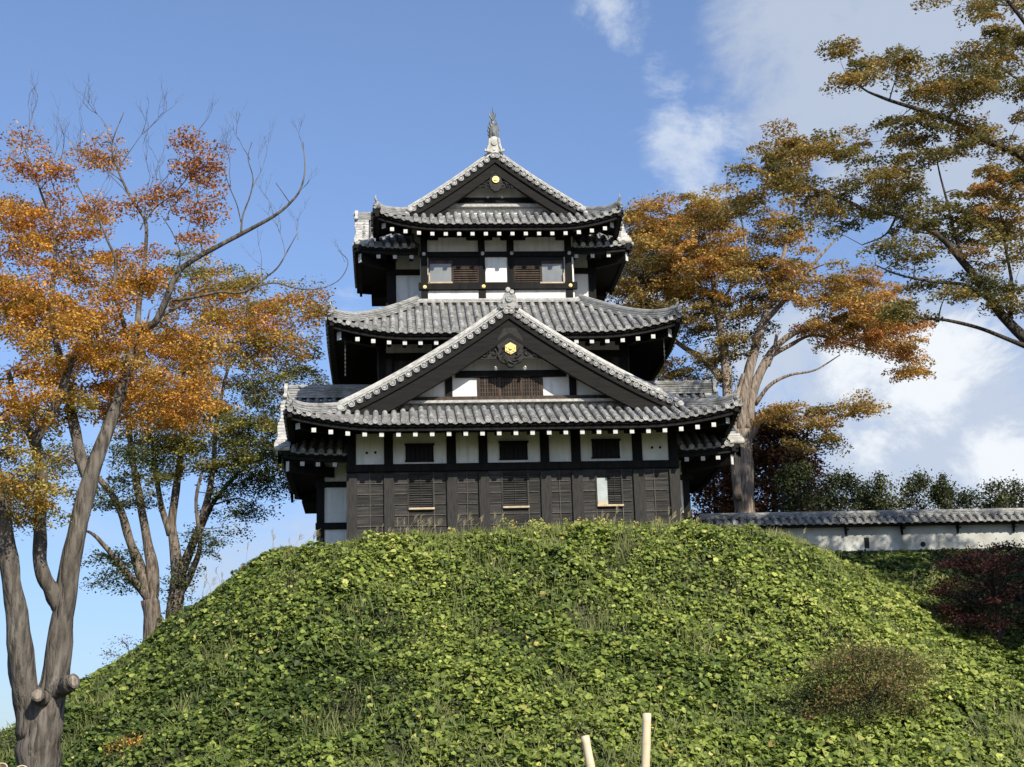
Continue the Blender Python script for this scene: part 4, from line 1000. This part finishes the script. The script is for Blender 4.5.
# ---------- tree to the right of the castle
Y3 = 11.5
bt3 = b_at(745, 520, Y3)
L3 = [
 [(745, 545, Y3, .47), (745, 513, Y3, .44), (744, 470, Y3, .40), (742, 430, Y3, .38)],
 [(738, 500, Y3-.3, .22), (735, 465, Y3-.3, .20), (730, 430, Y3-.3, .18), (736, 400, Y3, .17), (745, 375, Y3+.1, .16)],
 [(741, 432, Y3, .24), (744, 395, Y3, .22), (755, 350, Y3, .20), (764, 318, Y3, .16), (775, 280, Y3+.2, .13), (785, 250, Y3+.3, .09), (795, 200, Y3+.3, .05), (790, 150, Y3+.3, .03)],
 [(764, 322, Y3, .13), (780, 305, Y3-.3, .11), (798, 285, Y3-.5, .09), (815, 262, Y3-.8, .07), (835, 240, Y3-1, .04)],
 [(748, 430, Y3, .26), (752, 395, Y3+.1, .23), (762, 368, Y3+.2, .19), (778, 345, Y3+.3, .15), (796, 332, Y3+.3, .11), (820, 325, Y3+.3, .08), (850, 325, Y3+.3, .05), (880, 335, Y3+.3, .03)],
 [(770, 356, Y3+.3, .12), (790, 345, Y3+.6, .09), (815, 335, Y3+1, .06), (850, 345, Y3+1.3, .04), (890, 355, Y3+1.4, .02)],
 [(755, 405, Y3, .10), (770, 385, Y3-.4, .08), (790, 375, Y3-.6, .06), (815, 370, Y3-.8, .04), (840, 355, Y3-.8, .02)],
 [(750, 440, Y3, .13), (765, 415, Y3-.3, .08), (790, 410, Y3-.6, .05), (820, 415, Y3-.8, .03), (845, 400, Y3-.8, .02)],
 [(733, 440, Y3, .26), (728, 400, Y3, .23), (726, 365, Y3+.3, .2), (722, 335, Y3+.3, .16), (715, 300, Y3+.4, .13), (710, 250, Y3+.4, .08), (700, 215, Y3+.4, .05), (690, 190, Y3+.4, .02)],
 [(722, 380, Y3+.4, .18), (705, 360, Y3+1, .15), (688, 350, Y3+1.5, .12), (670, 335, Y3+1.8, .08), (650, 300, Y3+2, .05), (640, 260, Y3+2, .03)],
 [(716, 310, Y3+.4, .08), (735, 280, Y3, .06), (745, 250, Y3, .05), (740, 210, Y3, .03)],
 [(768, 366, Y3+.2, .09), (774, 350, Y3+.1, .08), (777, 334, Y3, .075)]]
P3 = [(665,225,45,30,Y3+1,3,50,.35,.85),(720,205,40,22,Y3+.5,2.5,28,.3,.8),(650,270,45,38,Y3+1.5,3,58,.25,.75),(710,260,55,40,Y3,3,72,.3,.85),(760,290,30,26,Y3,2,18,.35,.8),(680,310,50,34,Y3+1,3,56,.2,.75),(735,330,34,28,Y3+.5,2,24,.15,.6),
 (830,285,55,26,Y3-.5,2.5,44,.4,.95),(885,330,42,26,Y3,2.5,44,.55,1),(840,330,50,20,Y3+.3,2,30,.5,1),(905,365,26,14,Y3+1,1.5,12,.6,1),(870,300,50,26,Y3-.5,2.5,36,.3,.9),(780,230,26,36,Y3,2,18,.3,.7),(790,170,26,30,Y3+.3,2,16,.4,.8),(700,400,30,12,Y3-.5,1.2,10,.5,.9),
 (800,418,45,14,Y3-.6,1.6,22,.3,.75),(850,405,26,9,Y3-.8,1.2,9,.3,.7),(640,340,32,55,Y3+2,2,52,.1,.65),(635,235,22,30,Y3+2,2,22,.4,.8),(690,250,60,50,Y3+1.5,2,50,.35,.85),(820,440,40,8,Y3-.3,1.2,8,.2,.5),(700,370,30,22,Y3+1,2,18,.1,.5),(770,250,40,30,Y3,2,20,.3,.8)]
grow('zelkova_tree', 'pale trunked bronze leaved tree standing right beside the castle turret', None, 'tree', bt3, L3, P3, M['leaf_bronze'], M['bark_pale'], leaf=.135, nleaf=300, padr=(.66,.17), tilt=.5, sd=9, padk=.80)

# ---------- big tree reaching in from the right
Y4 = -5.0
_tx = X(1168, 640, Y4); bt4 = (_tx, Y4, float(height(_tx, Y4))-.3)
L4 = [
 [(1172, 760, Y4, .62), (1168, 640, Y4, .55), (1165, 560, Y4, .52), (1150, 480, Y4, .45), (1130, 420, Y4, .40)],
 [(1132, 425, Y4, .34), (1085, 385, Y4, .28), (1040, 350, Y4, .22), (1010, 325, Y4, .17), (990, 298, Y4, .15), (965, 265, Y4, .12), (938, 235, Y4, .10), (897, 215, Y4, .085), (870, 212, Y4, .07), (845, 200, Y4, .05), (815, 190, Y4, .03), (780, 175, Y4, .02)],
 [(1132, 420, Y4, .30), (1120, 330, Y4, .26), (1095, 240, Y4, .22), (1060, 185, Y4, .17), (1024, 157, Y4, .13), (988, 141, Y4, .11), (956, 123, Y4, .09), (920, 110, Y4, .07), (883, 98, Y4, .05), (862, 88, Y4, .03), (845, 72, Y4, .015)],
 [(990, 300, Y4, .08), (965, 285, Y4-.3, .06), (935, 282, Y4-.5, .05), (900, 275, Y4-.7, .035), (875, 265, Y4-.8, .02)],
 [(1040, 352, Y4, .10), (1005, 338, Y4-.5, .07), (979, 328, Y4-.7, .06), (945, 320, Y4-.8, .05), (915, 318, Y4-.8, .03), (890, 312, Y4-.8, .015)],
 [(965, 266, Y4, .07), (955, 235, Y4+.2, .055), (948, 205, Y4+.3, .045), (940, 175, Y4+.4, .03), (935, 150, Y4+.4, .02)],
 [(1095, 240, Y4, .2), (1080, 150, Y4, .15), (1060, 80, Y4+.3, .11), (1030, 30, Y4+.3, .08), (1000, -10, Y4+.3, .05), (975, -50, Y4, .03)],
 [(1060, 90, Y4+.3, .07), (1020, 80, Y4, .05), (990, 60, Y4, .035), (960, 55, Y4, .02)],
 [(1010, 322, Y4, .08), (1012, 285, Y4+.5, .06), (1005, 245, Y4+.6, .045), (1000, 210, Y4+.7, .03)],
 [(897, 216, Y4, .045), (885, 235, Y4, .03), (862, 245, Y4-.3, .02)]]
P4 = [(835,47,18,9,Y4,.6,8,.3,.6),(885,65,42,16,Y4,1.6,30,.25,.6),(850,80,20,7,Y4,.8,6,.3,.6),(935,88,44,22,Y4,2,40,.2,.6),(990,60,50,44,Y4,2.4,66,.15,.6),(1010,15,40,30,Y4,2.4,36,.2,.6),(960,135,60,26,Y4,2.4,52,.15,.55),(1015,175,40,36,Y4,2.4,42,.15,.65),(900,130,34,16,Y4,1.6,18,.2,.5),
 (780,140,30,20,Y4,1.6,16,.35,.7),(842,145,50,16,Y4,1.8,26,.3,.6),(800,185,50,22,Y4,2,34,.3,.6),(890,175,55,22,Y4,2.2,42,.15,.55),(940,215,60,26,Y4,2.4,50,.1,.5),(860,205,50,18,Y4,2,30,.15,.5),(1000,240,40,34,Y4,2.4,44,.2,.75),(1000,200,30,26,Y4-.5,1.6,16,.5,.85),
 (900,250,44,18,Y4-.5,1.8,26,.15,.55),(960,285,50,16,Y4-.5,2,26,.1,.5),(925,312,50,9,Y4-.8,1.6,16,.1,.45),(1010,300,26,20,Y4-.3,1.6,14,.15,.5),(755,165,30,14,Y4,1.6,10,.35,.65),(740,200,22,10,Y4,1.2,5,.35,.6),(1080,120,60,110,Y4,3,70,.15,.6),(1090,300,60,70,Y4,3,40,.15,.5),(960,5,40,14,Y4,1.6,10,.3,.6),(820,222,40,12,Y4,1.6,12,.2,.5),(1240,340,115,150,Y4-3.5,3,680,.2,.6),(1150,200,60,90,Y4-2,2,70,.2,.6),(1330,200,120,160,Y4-1.5,3,90,.2,.6)]  # last pads lie out of view, added to throw shade on the right bank
grow('zelkova_tree', 'large spreading tree reaching in from the right with olive and rust leaves', None, 'tree', bt4, L4, P4, M['leaf_olive'], M['bark_dark'], leaf=.12, nleaf=270, padr=(.56,.12), tilt=.45, sd=14, padk=.50)

# ---------- trees and shrubs beyond the wall
def bushy(name, label, cat, base, Htop, r, n, m, leafs=.16, nl=150, sd=1, group=None, stem=.12, conic=False, tlo=.1, thi=.7, padr=(.5,.4), tilt=.9):
    g = np.random.default_rng(sd); root = thing(name, label, cat, tuple(base), group); b = np.array(base)
    mb = MB(); mb.tube([tuple(b), tuple(b+[.05,0,Htop*.4]), tuple(b+[0,.05,Htop*.92])], [stem, stem*.7, stem*.15], 7)
    cs = []
    for k in range(n):
        h_ = g.uniform(.12, 1)**.8
        rad_ = r*((1-h_)**.8+.06 if conic else math.sqrt(max(.02, 1-((h_-.45)/.58)**2)))
        an = g.uniform(0, 6.28); q = g.uniform(.2, 1)**.5*rad_
        c = b+np.array([math.cos(an)*q, math.sin(an)*q, h_*Htop]); cs.append(c)
        if k % 2 == 0: mb.tube([tuple(b+[0,0,max(.1, h_*Htop-q*.7)]), tuple((b+[0,0,h_*Htop-.2*q]+c)/2), tuple(c)], [.02+.02*stem, .015, .006], 4, cap=False)
    mb.build('stems' if stem < .08 else 'trunk', M['bark_dark'], root, origin=base)
    cs = np.array(cs); cnt = (nl*g.uniform(.5, 1.3, n)).astype(int); idx = np.repeat(np.arange(n), cnt); N = len(idx)
    t0 = g.uniform(tlo, thi, n)
    pos = cs[idx]+g.normal(size=(N, 3))*np.array([padr[0]*.5, padr[0]*.5, padr[1]*.45])
    nr = g.normal(size=(N, 3))*tilt+np.array([0, -.2, 1.0])
    leaves_mesh('crown', pos, leafs*g.uniform(.6, 1.3, N), nr, np.clip(t0[idx]+g.normal(size=N)*.12, 0, 1), m, root, origin=base)
    return root
def bp(px, py_top, Y, name, label, cat, rpx, **kw):
    x = X(px, 520, Y); z0 = float(height(x, Y))-.1; zt = Z(px, py_top+5, Y)
    return bushy(name, label, cat, (x, Y, z0), zt-z0, rpx/28*(53+Y)/55, **kw)
bp(775, 412, 19, 'autumn_tree', 'brown red tree behind the pale trunked tree right of the castle', 'tree', 55, n=230, m=M['leaf_brownred'], leafs=.18, nl=150, sd=21, stem=.25, padr=(.8,.5), tlo=.05, thi=.8)
bp(716, 428, 21, 'autumn_tree', 'rusty tree seen through the gap between the castle and the pale trunk', 'tree', 34, n=120, m=M['leaf_brownred'], leafs=.18, nl=130, sd=22, stem=.2, padr=(.8,.5), tlo=.3, thi=1)
lab = [(800,464,'dark evergreen shrub at the foot of the brown red tree'),(842,470,'dark evergreen shrub just right of the brown red tree'),(866,482,'low dark shrub behind the wall coping, in a small dip of the shrub line'),(884,476,'evergreen shrub left of the first thin spire, behind the wall'),
 (918,474,'rounded light tipped evergreen shrub right of the first thin spire'),(945,482,'low dark shrub left of the second thin spire'),(968,488,'low rounded shrub right of the second thin spire'),(992,482,'dark shrub near the right end of the shrub line'),(1016,480,'last dark shrub at the right edge behind the wall'),(1050,478,'dark shrub outside the right edge behind the wall')]
for i, (px, py, lb) in enumerate(lab):
    bp(px, py, 10.5+(i%3)*.8, 'evergreen_shrub', lb, 'shrub', 24 if i < 2 else 17, n=70 if i < 2 else 48, m=M['leaf_dark'], leafs=.13, nl=120, sd=30+i, stem=.06, group='evergreen shrubs behind the plaster wall', tlo=.1, thi=.9 if i in (3,4) else .6, padr=(.42,.42))
for i, (px, py, lb) in enumerate([(882,470,'thin spire of an evergreen rising from the shrub line, the left one'),(947,472,'taller thin evergreen spire in the middle of the shrub line'),(1003,478,'thin evergreen spire close to the right edge')]):
    bp(px, py, 10.0, 'young_conifer', lb, 'tree', 9, n=34, m=M['leaf_dark'], leafs=.10, nl=70, sd=50+i, stem=.09, conic=True, group='young conifers behind the plaster wall', tlo=.2, thi=.8, padr=(.22,.22))

# ---------- shrubs on the slopes
def on_slope(px, py):
    """where the line of sight through this photo pixel meets the ground"""
    d = _fw+(px-512)/F_PX*_R-(py-383.5)/F_PX*_U
    for t in np.arange(30, 75, .08):
        p = CAM+d*t
        if p[2] <= height(p[0], p[1]): return p
    return CAM+d*60
p = on_slope(872, 735)
bushy('shrub', 'rounded brown green shrub low on the right of the mound', 'shrub', (p[0], p[1]+.2, p[2]-.2), 2.3, 1.75, 80, leaf_mat('brown green shrub leaves', [(0,(.08,.10,.035)),(.5,(.17,.16,.055)),(.8,(.27,.17,.07)),(1,(.34,.18,.08))]), leafs=.07, nl=230, sd=66, stem=.03, tlo=.0, thi=.85, padr=(.50,.34))
p = on_slope(1000, 650)
bushy('maple_shrub', 'dark maroon maple in front of the white wall at the right edge', 'shrub', (p[0], p[1], p[2]-.3), 3.7, 2.0, 130, M['leaf_maroon'], leafs=.10, nl=110, sd=62, stem=.09, tlo=.1, thi=.8, padr=(.55,.16), tilt=.45)
p = on_slope(952, 622)
bushy('red_shrub', 'small pinkish red shrub on the shaded slope below the maroon maple', 'shrub', (p[0], p[1], p[2]-.1), .6, .42, 12, leaf_mat('pink red leaves', [(0,(.10,.09,.03)),(.5,(.26,.09,.06)),(1,(.40,.18,.12))]), leafs=.08, nl=90, sd=63, stem=.03, tlo=.2, thi=1, padr=(.3,.25))
p = on_slope(133, 757)
bushy('orange_shrub', 'small orange leaved shrub at the bottom left of the mound', 'shrub', (p[0], p[1], p[2]-.1), .5, .6, 10, M['leaf_orange'], leafs=.07, nl=60, sd=64, stem=.03, tlo=.3, thi=.8, padr=(.3,.22))
p = on_slope(215, 583)
bushy('dry_shrub', 'thin greyish shrub on the left skyline of the mound', 'shrub', (X(128,640,2.5), 2.5, float(height(X(128,640,2.5), 2.5))-.1), 1.1, .8, 16, M['leaf_brownred'], leafs=.07, nl=50, sd=65, stem=.03, tlo=.1, thi=.6, padr=(.4,.2))

# ------------------------------------------------------------------ ground cover (leafy creepers over the whole mound)
def clumpy(x, y):
    return (np.sin(x*1.9+.7*np.sin(y*1.3))*np.sin(y*2.3+.5)+.7*np.sin(x*4.1+y*2.7+1)*np.sin(y*4.9-x*1.7)+.5*np.sin(x*8.3-y*3)*np.sin(y*9.1+x*2))/2.2
def fbm2(x, y, s, seed=0):
    out = np.zeros_like(x)
    for k in range(4):
        f = s*2**k; a = .55**k
        out += a*np.sin(x*f*1.13+seed+1.7*np.sin(y*f*.71+k+seed))*np.sin(y*f*.97+seed*1.3+1.3*np.sin(x*f*.83+k*2))
    return out
def scatter(n, x0, x1, y0, y1, g):
    x = g.uniform(x0, x1, n); y = g.uniform(y0, y1, n); return x, y
def normals(x, y, e=.25):
    zx = (height(x+e, y)-height(x-e, y))/(2*e); zy = (height(x, y+e)-height(x, y-e))/(2*e)
    nn = np.stack([-zx, -zy, np.ones_like(x)], 1); return nn/np.linalg.norm(nn, axis=1, keepdims=True)
def castle_clear(x, y, z):
    inside = ((x > -5.75) & (x < 5.95) & (y > -.35) & (y < 6)) | ((x > -6.7) & (x < 6.7) & (y > 1.6) & (y < 9))
    wall = (x > 7.0) & (np.abs(y-5.0) < .6)
    return ~(inside | wall)
g = np.random.default_rng(77)
GREENS = [(0,(.026,.044,.012)),(.3,(.085,.125,.027)),(.55,(.245,.305,.058)),(.78,(.42,.45,.105)),(.92,(.55,.52,.16)),(1,(.44,.33,.09))]
M['creeper'] = leaf_mat('creeper leaves', GREENS, isl=.30, trans=.30, rough=.5)
M['grassblade'] = leaf_mat('grass blades', [(0,(.07,.09,.025)),(.5,(.17,.19,.05)),(.85,(.20,.20,.07)),(1,(.38,.33,.18))], isl=.25, trans=.3)
M['weed'] = leaf_mat('weed leaves', [(0,(.04,.055,.025)),(.4,(.13,.16,.06)),(.7,(.25,.27,.10)),(1,(.38,.33,.15))])
def creepers():
    n = 460000
    x = g.uniform(-24, 17, n); y = g.uniform(-19, 3.5, n)
    extra = g.uniform(0, 1, n) < 1
    d = rrect(x, y, MX0, 9.0, -3.0, 13.0, 3.2); z = height(x, y)
    keep = (d > -2.3) & (z > GROUND+.15) & castle_clear(x, y, z) & ((y < -.2) | (d > -.6) )
    x, y, z, d = x[keep], y[keep], z[keep], d[keep]; n = len(x)
    cl = clumpy(x, y); f = fbm2(x, y, .35, 3)
    u = g.uniform(0, 1, n)
    hmax = .16+.26*(cl+.5)+.07*f; hmax = hmax+.30*np.maximum(0, fbm2(x, y, 1.6, 12)-.6)+.22*np.maximum(0, fbm2(x, y, .9, 4)-.5)
    hgt = np.maximum(.02, hmax)*(u**.6)
    hgt *= np.where(y > -1.2, .55, 1)
    nr = normals(x, y); pos = np.stack([x, y, z], 1)+nr*hgt[:, None]*np.array([1, 1, 1])
    ln = nr*.55+np.array([.05, -.25, .55])+g.normal(size=(n, 3))*.42
    tint = .44+.10*f+.08*cl+g.normal(size=n)*.13+.16*(u-.5)
    tint = tint-.22*np.clip((-x-4.0-.25*(y+8)+2.2*fbm2(x, y, .45, 2))/3.0, 0, 1)  # left flank's shade put into the leaf colour as a darker tint
    yel = (g.uniform(0, 1, n) < .012+.03*(fbm2(x, y, .8, 9) > .9)); tint = np.where(yel, g.uniform(.85, 1, n), tint)
    size = np.clip(g.lognormal(math.log(.104), .34, n), .05, .19)*(1+.15*fbm2(x, y, .5, 5))
    weed = (fbm2(x, y, 1.1, 31)+.4*g.normal(size=n) > .75)
    ow = leaves_mesh('weeds', pos[weed]+nr[weed]*.06, size[weed]*.85, nr[weed]*.4+g.normal(size=(int(weed.sum()), 3))*.7, np.clip(tint[weed]+.05, 0, 1), M['weed'], aspect=.26)
    tag(ow, 'patches of narrow leaved grey green weeds mixed into the creepers on the mound', 'weeds', kind='stuff')
    kp = ~weed
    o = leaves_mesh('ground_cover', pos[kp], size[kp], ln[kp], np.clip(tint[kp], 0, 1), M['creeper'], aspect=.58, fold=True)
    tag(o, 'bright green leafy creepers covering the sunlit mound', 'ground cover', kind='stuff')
    # right embankment: smaller leaves, the bank's shade put into their darker tint
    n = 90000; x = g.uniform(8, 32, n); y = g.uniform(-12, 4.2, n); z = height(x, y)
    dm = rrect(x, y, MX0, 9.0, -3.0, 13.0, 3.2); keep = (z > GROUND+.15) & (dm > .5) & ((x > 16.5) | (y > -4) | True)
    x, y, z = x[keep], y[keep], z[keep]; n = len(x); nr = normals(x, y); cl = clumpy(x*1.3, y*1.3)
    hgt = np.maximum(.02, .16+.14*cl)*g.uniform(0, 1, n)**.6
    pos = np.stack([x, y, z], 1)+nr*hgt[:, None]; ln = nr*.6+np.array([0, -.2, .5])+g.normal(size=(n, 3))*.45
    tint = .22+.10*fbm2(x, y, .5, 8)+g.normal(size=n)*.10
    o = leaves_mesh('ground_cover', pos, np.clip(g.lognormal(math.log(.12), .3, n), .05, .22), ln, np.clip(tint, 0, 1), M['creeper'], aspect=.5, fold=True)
    tag(o, 'leafy undergrowth tinted dark as shade on the bank below the white wall', 'ground cover', kind='stuff')
creepers()
def grasses():
    n = 0; P = []; N_ = []; S = []; D = []; T = []
    spots = [(rx, ry, 1.0) for rx, ry in zip(g.uniform(-20, 13, 230), g.uniform(-16, -1.5, 230))]
    spots += [(x, y, .7) for x, y in zip(g.uniform(-8, 8.5, 40), g.uniform(-3.6, -2.6, 40))]
    spots += [(x, y, .8) for x, y in zip(g.uniform(8.5, 12.5, 24), g.uniform(-4, 1, 24))]
    for cx, cy, sc0 in spots:
        if not (-2.4 < rrect(np.array(cx), np.array(cy), MX0, 9, -3, 13, 3.2)): continue
        k = int(g.integers(20, 70)); r = g.uniform(.15, .7)
        x = cx+g.normal(size=k)*r; y = cy+g.normal(size=k)*r; y = np.minimum(y, -.5) if abs(cx) < 6.5 else y
        z = height(x, y); L = g.uniform(.25, .60, k)*sc0
        dr = np.stack([g.normal(size=k)*.35, g.normal(size=k)*.30-.1, np.ones(k)], 1); dr /= np.linalg.norm(dr, axis=1, keepdims=True)
        P.append(np.stack([x, y, z+.12], 1)+dr*(L*.5)[:, None]); D.append(dr); S.append(L); N_.append(np.stack([g.normal(size=k)*.4, -np.ones(k), g.normal(size=k)*.2+.3], 1))
        T.append(np.clip(g.normal(.45, .16)+g.normal(size=k)*.12, 0, 1))
    o = leaves_mesh('grass', np.concatenate(P), np.concatenate(S), np.concatenate(N_), np.concatenate(T), M['grassblade'], aspect=.045, dirs=np.concatenate(D))
    tag(o, 'tufts of thin grass growing up through the creepers on the mound', 'grass', kind='stuff')
    # leafy weeds along the top edge
    P = []; S = []; N_ = []; T = []
    for cx, cy, hh, t0 in [(X(q, 530, -2.6)+g.normal()*.1, -2.6+g.normal()*.3, g.uniform(.3, .62), g.uniform(.45, .85)) for q in np.concatenate([g.uniform(500, 700, 46), g.uniform(350, 520, 14), g.uniform(530, 600, 18)])]:
        k = int(60*hh/.5); u = g.uniform(0, 1, k)
        P.append(np.stack([cx+g.normal(size=k)*.16*(1.2-u), cy+g.normal(size=k)*.16, height(np.full(k, cx), np.full(k, cy))+.1+u*hh], 1)); S.append(g.uniform(.05, .12, k)); N_.append(g.normal(size=(k, 3))*.6+np.array([0, -.4, .7])); T.append(np.clip(t0+.22*u+g.normal(size=k)*.08, 0, 1))
    o = leaves_mesh('weeds', np.concatenate(P), np.concatenate(S), np.concatenate(N_), np.concatenate(T), M['creeper'], aspect=.4)
    tag(o, 'yellow green weeds standing along the top edge of the mound below the castle', 'weeds', kind='stuff')
    # dry seed stems
    mb = MB(); rl = random.Random(5)
    for (px, n_) in ((418, 10), (470, 9), (395, 5), (376, 4), (300, 4), (282, 3), (600, 5), (660, 4), (680, 7), (820, 10), (840, 8), (925, 5), (230, 6), (205, 5)):
        for k in range(n_):
            q = px+rl.gauss(0, 9); Yq = -2.4 if 340 < q < 800 else (-.5 if q < 340 else 0.5)
            x = X(q, 530, Yq); z = float(height(x, Yq))+.1; l = rl.uniform(.55, 1.05); dx = rl.gauss(.1, .2); dy = rl.gauss(0, .15)
            mb.tube([(x, Yq, z), (x+dx*.4, Yq+dy*.4, z+l*.6), (x+dx, Yq+dy, z+l)], [.006, .005, .004], 3, cap=False)
            for j in range(5): 
                a = z+l*(.78+.05*j); mb.tube([(x+dx*.8, Yq+dy*.8, a), (x+dx+rl.gauss(.05, .03), Yq+dy, a+.09)], [.012, .004], 3, cap=False)
    o = mb.build('dry_grass', simple((.30,.25,.15),(.42,.36,.22),5,.8,.1,name='dry straw'))
    tag(o, 'pale dry grass stems poking up along the skyline of the mound', 'grass', kind='stuff')
grasses()

# ------------------------------------------------------------------ bamboo stakes and rope in the foreground
M['bamboo'] = simple((.62,.48,.30), (.74,.60,.40), 9, .45, .4, stretch=(3,3,.6), name='dry bamboo')
def stake(label, top, bot_px, Y, r, tilt_top):
    a = at(*top, Y); b_ = at(*bot_px, Y); d = (b_-a); d /= np.linalg.norm(d)
    L = (a[2]-GROUND+.2)/(-d[2]); e = a+d*L
    root = thing('bamboo_stake', label, 'stake', (e[0], e[1], e[2]), 'bamboo stakes in the foreground'); o = (e[0], e[1], e[2])
    mb = MB(); N = 40; path = []; rs = []
    for i in range(N+1):
        path.append(tuple(a+d*L*i/N)); k = (i+5) % 9; rs.append(r*(1.10 if k == 0 else 1.0)*(1+.002*i))
    mb.tube(path, rs, 14); mb.build('pole', M['bamboo'], root, origin=o, smooth=True)
    mb = MB()
    for i in (4, 13, 22, 31):
        q = Vector(a+d*L*i/N); mb.tube([q-Vector(d)*.006, q, q+Vector(d)*.006], [r*1.04, r*1.13, r*1.04], 14, cap=False)
    mb.build('nodes', simple((.40,.26,.15),(.50,.36,.22),6,.6,.3,name='bamboo node'), root, origin=o, smooth=True)
    mb = MB(); q = Vector(a); mb.tube([q+Vector(d)*.002, q-Vector(d)*.004], [r*.8, r*.8], 12); mb.build('cut_end', M['ledge'], root, origin=o)
stake('short bamboo stake leaning left, its top lower than the other one', (585, 736), (592, 775), -40.5, .034, 0)
stake('straight upright bamboo stake, the taller and right hand one', (647, 713.5), (645.5, 770), -40.5, .034, 0)
def leaning_pole(label, px, py, lean):
    a = at(px, py, -40.5); root = thing('bamboo_pole', label, 'bamboo pole', (a[0]+lean, -38.2, GROUND), 'hollow bamboo poles in the corner'); o = (a[0]+lean, -38.2, GROUND)
    mb = MB(); p0 = Vector(a); p1 = Vector(o); d = (p1-p0).normalized()
    mb.tube([p0, p0+d*.8, p0+d*.805, p0+d*.81, p1], [.050,.050,.055,.050,.052], 18, cap=False)
    mb.tube([p0+d*.35, p0-d*0.0], [.040, .040], 18, cap=False)
    q0 = [p for p in mb.v[:18]]
    mb.build('pole', M['bamboo'], root, origin=o, smooth=True)
    mb = MB(); mb.tube([p0+d*.004, p0-d*.004], [.0515, .0505], 18, cap=False)
    t = d.orthogonal().normalized(); b_ = d.cross(t); vs = []
    for r in (.0505, .041):
        for k in range(18): vs.append(p0-d*.004+t*(r*math.cos(k*math.pi/9))+b_*(r*math.sin(k*math.pi/9)))
    mb.add(vs, [(k, (k+1)%18, 18+(k+1)%18, 18+k) for k in range(18)]); mb.build('cut_rim', M['ledge'], root, origin=o)
    mb = MB(); mb.tube([p0+d*.12, p0+d*.13], [.041, .041], 18); mb.build('inner_wall', M['brown'], root, origin=o)
leaning_pole('hollow bamboo pole end cut off by the left edge, bottom left corner', 1, 768, -.1)
leaning_pole('hollow bamboo pole end in front of the foot of the near trunk', 21, 770.5, .05)
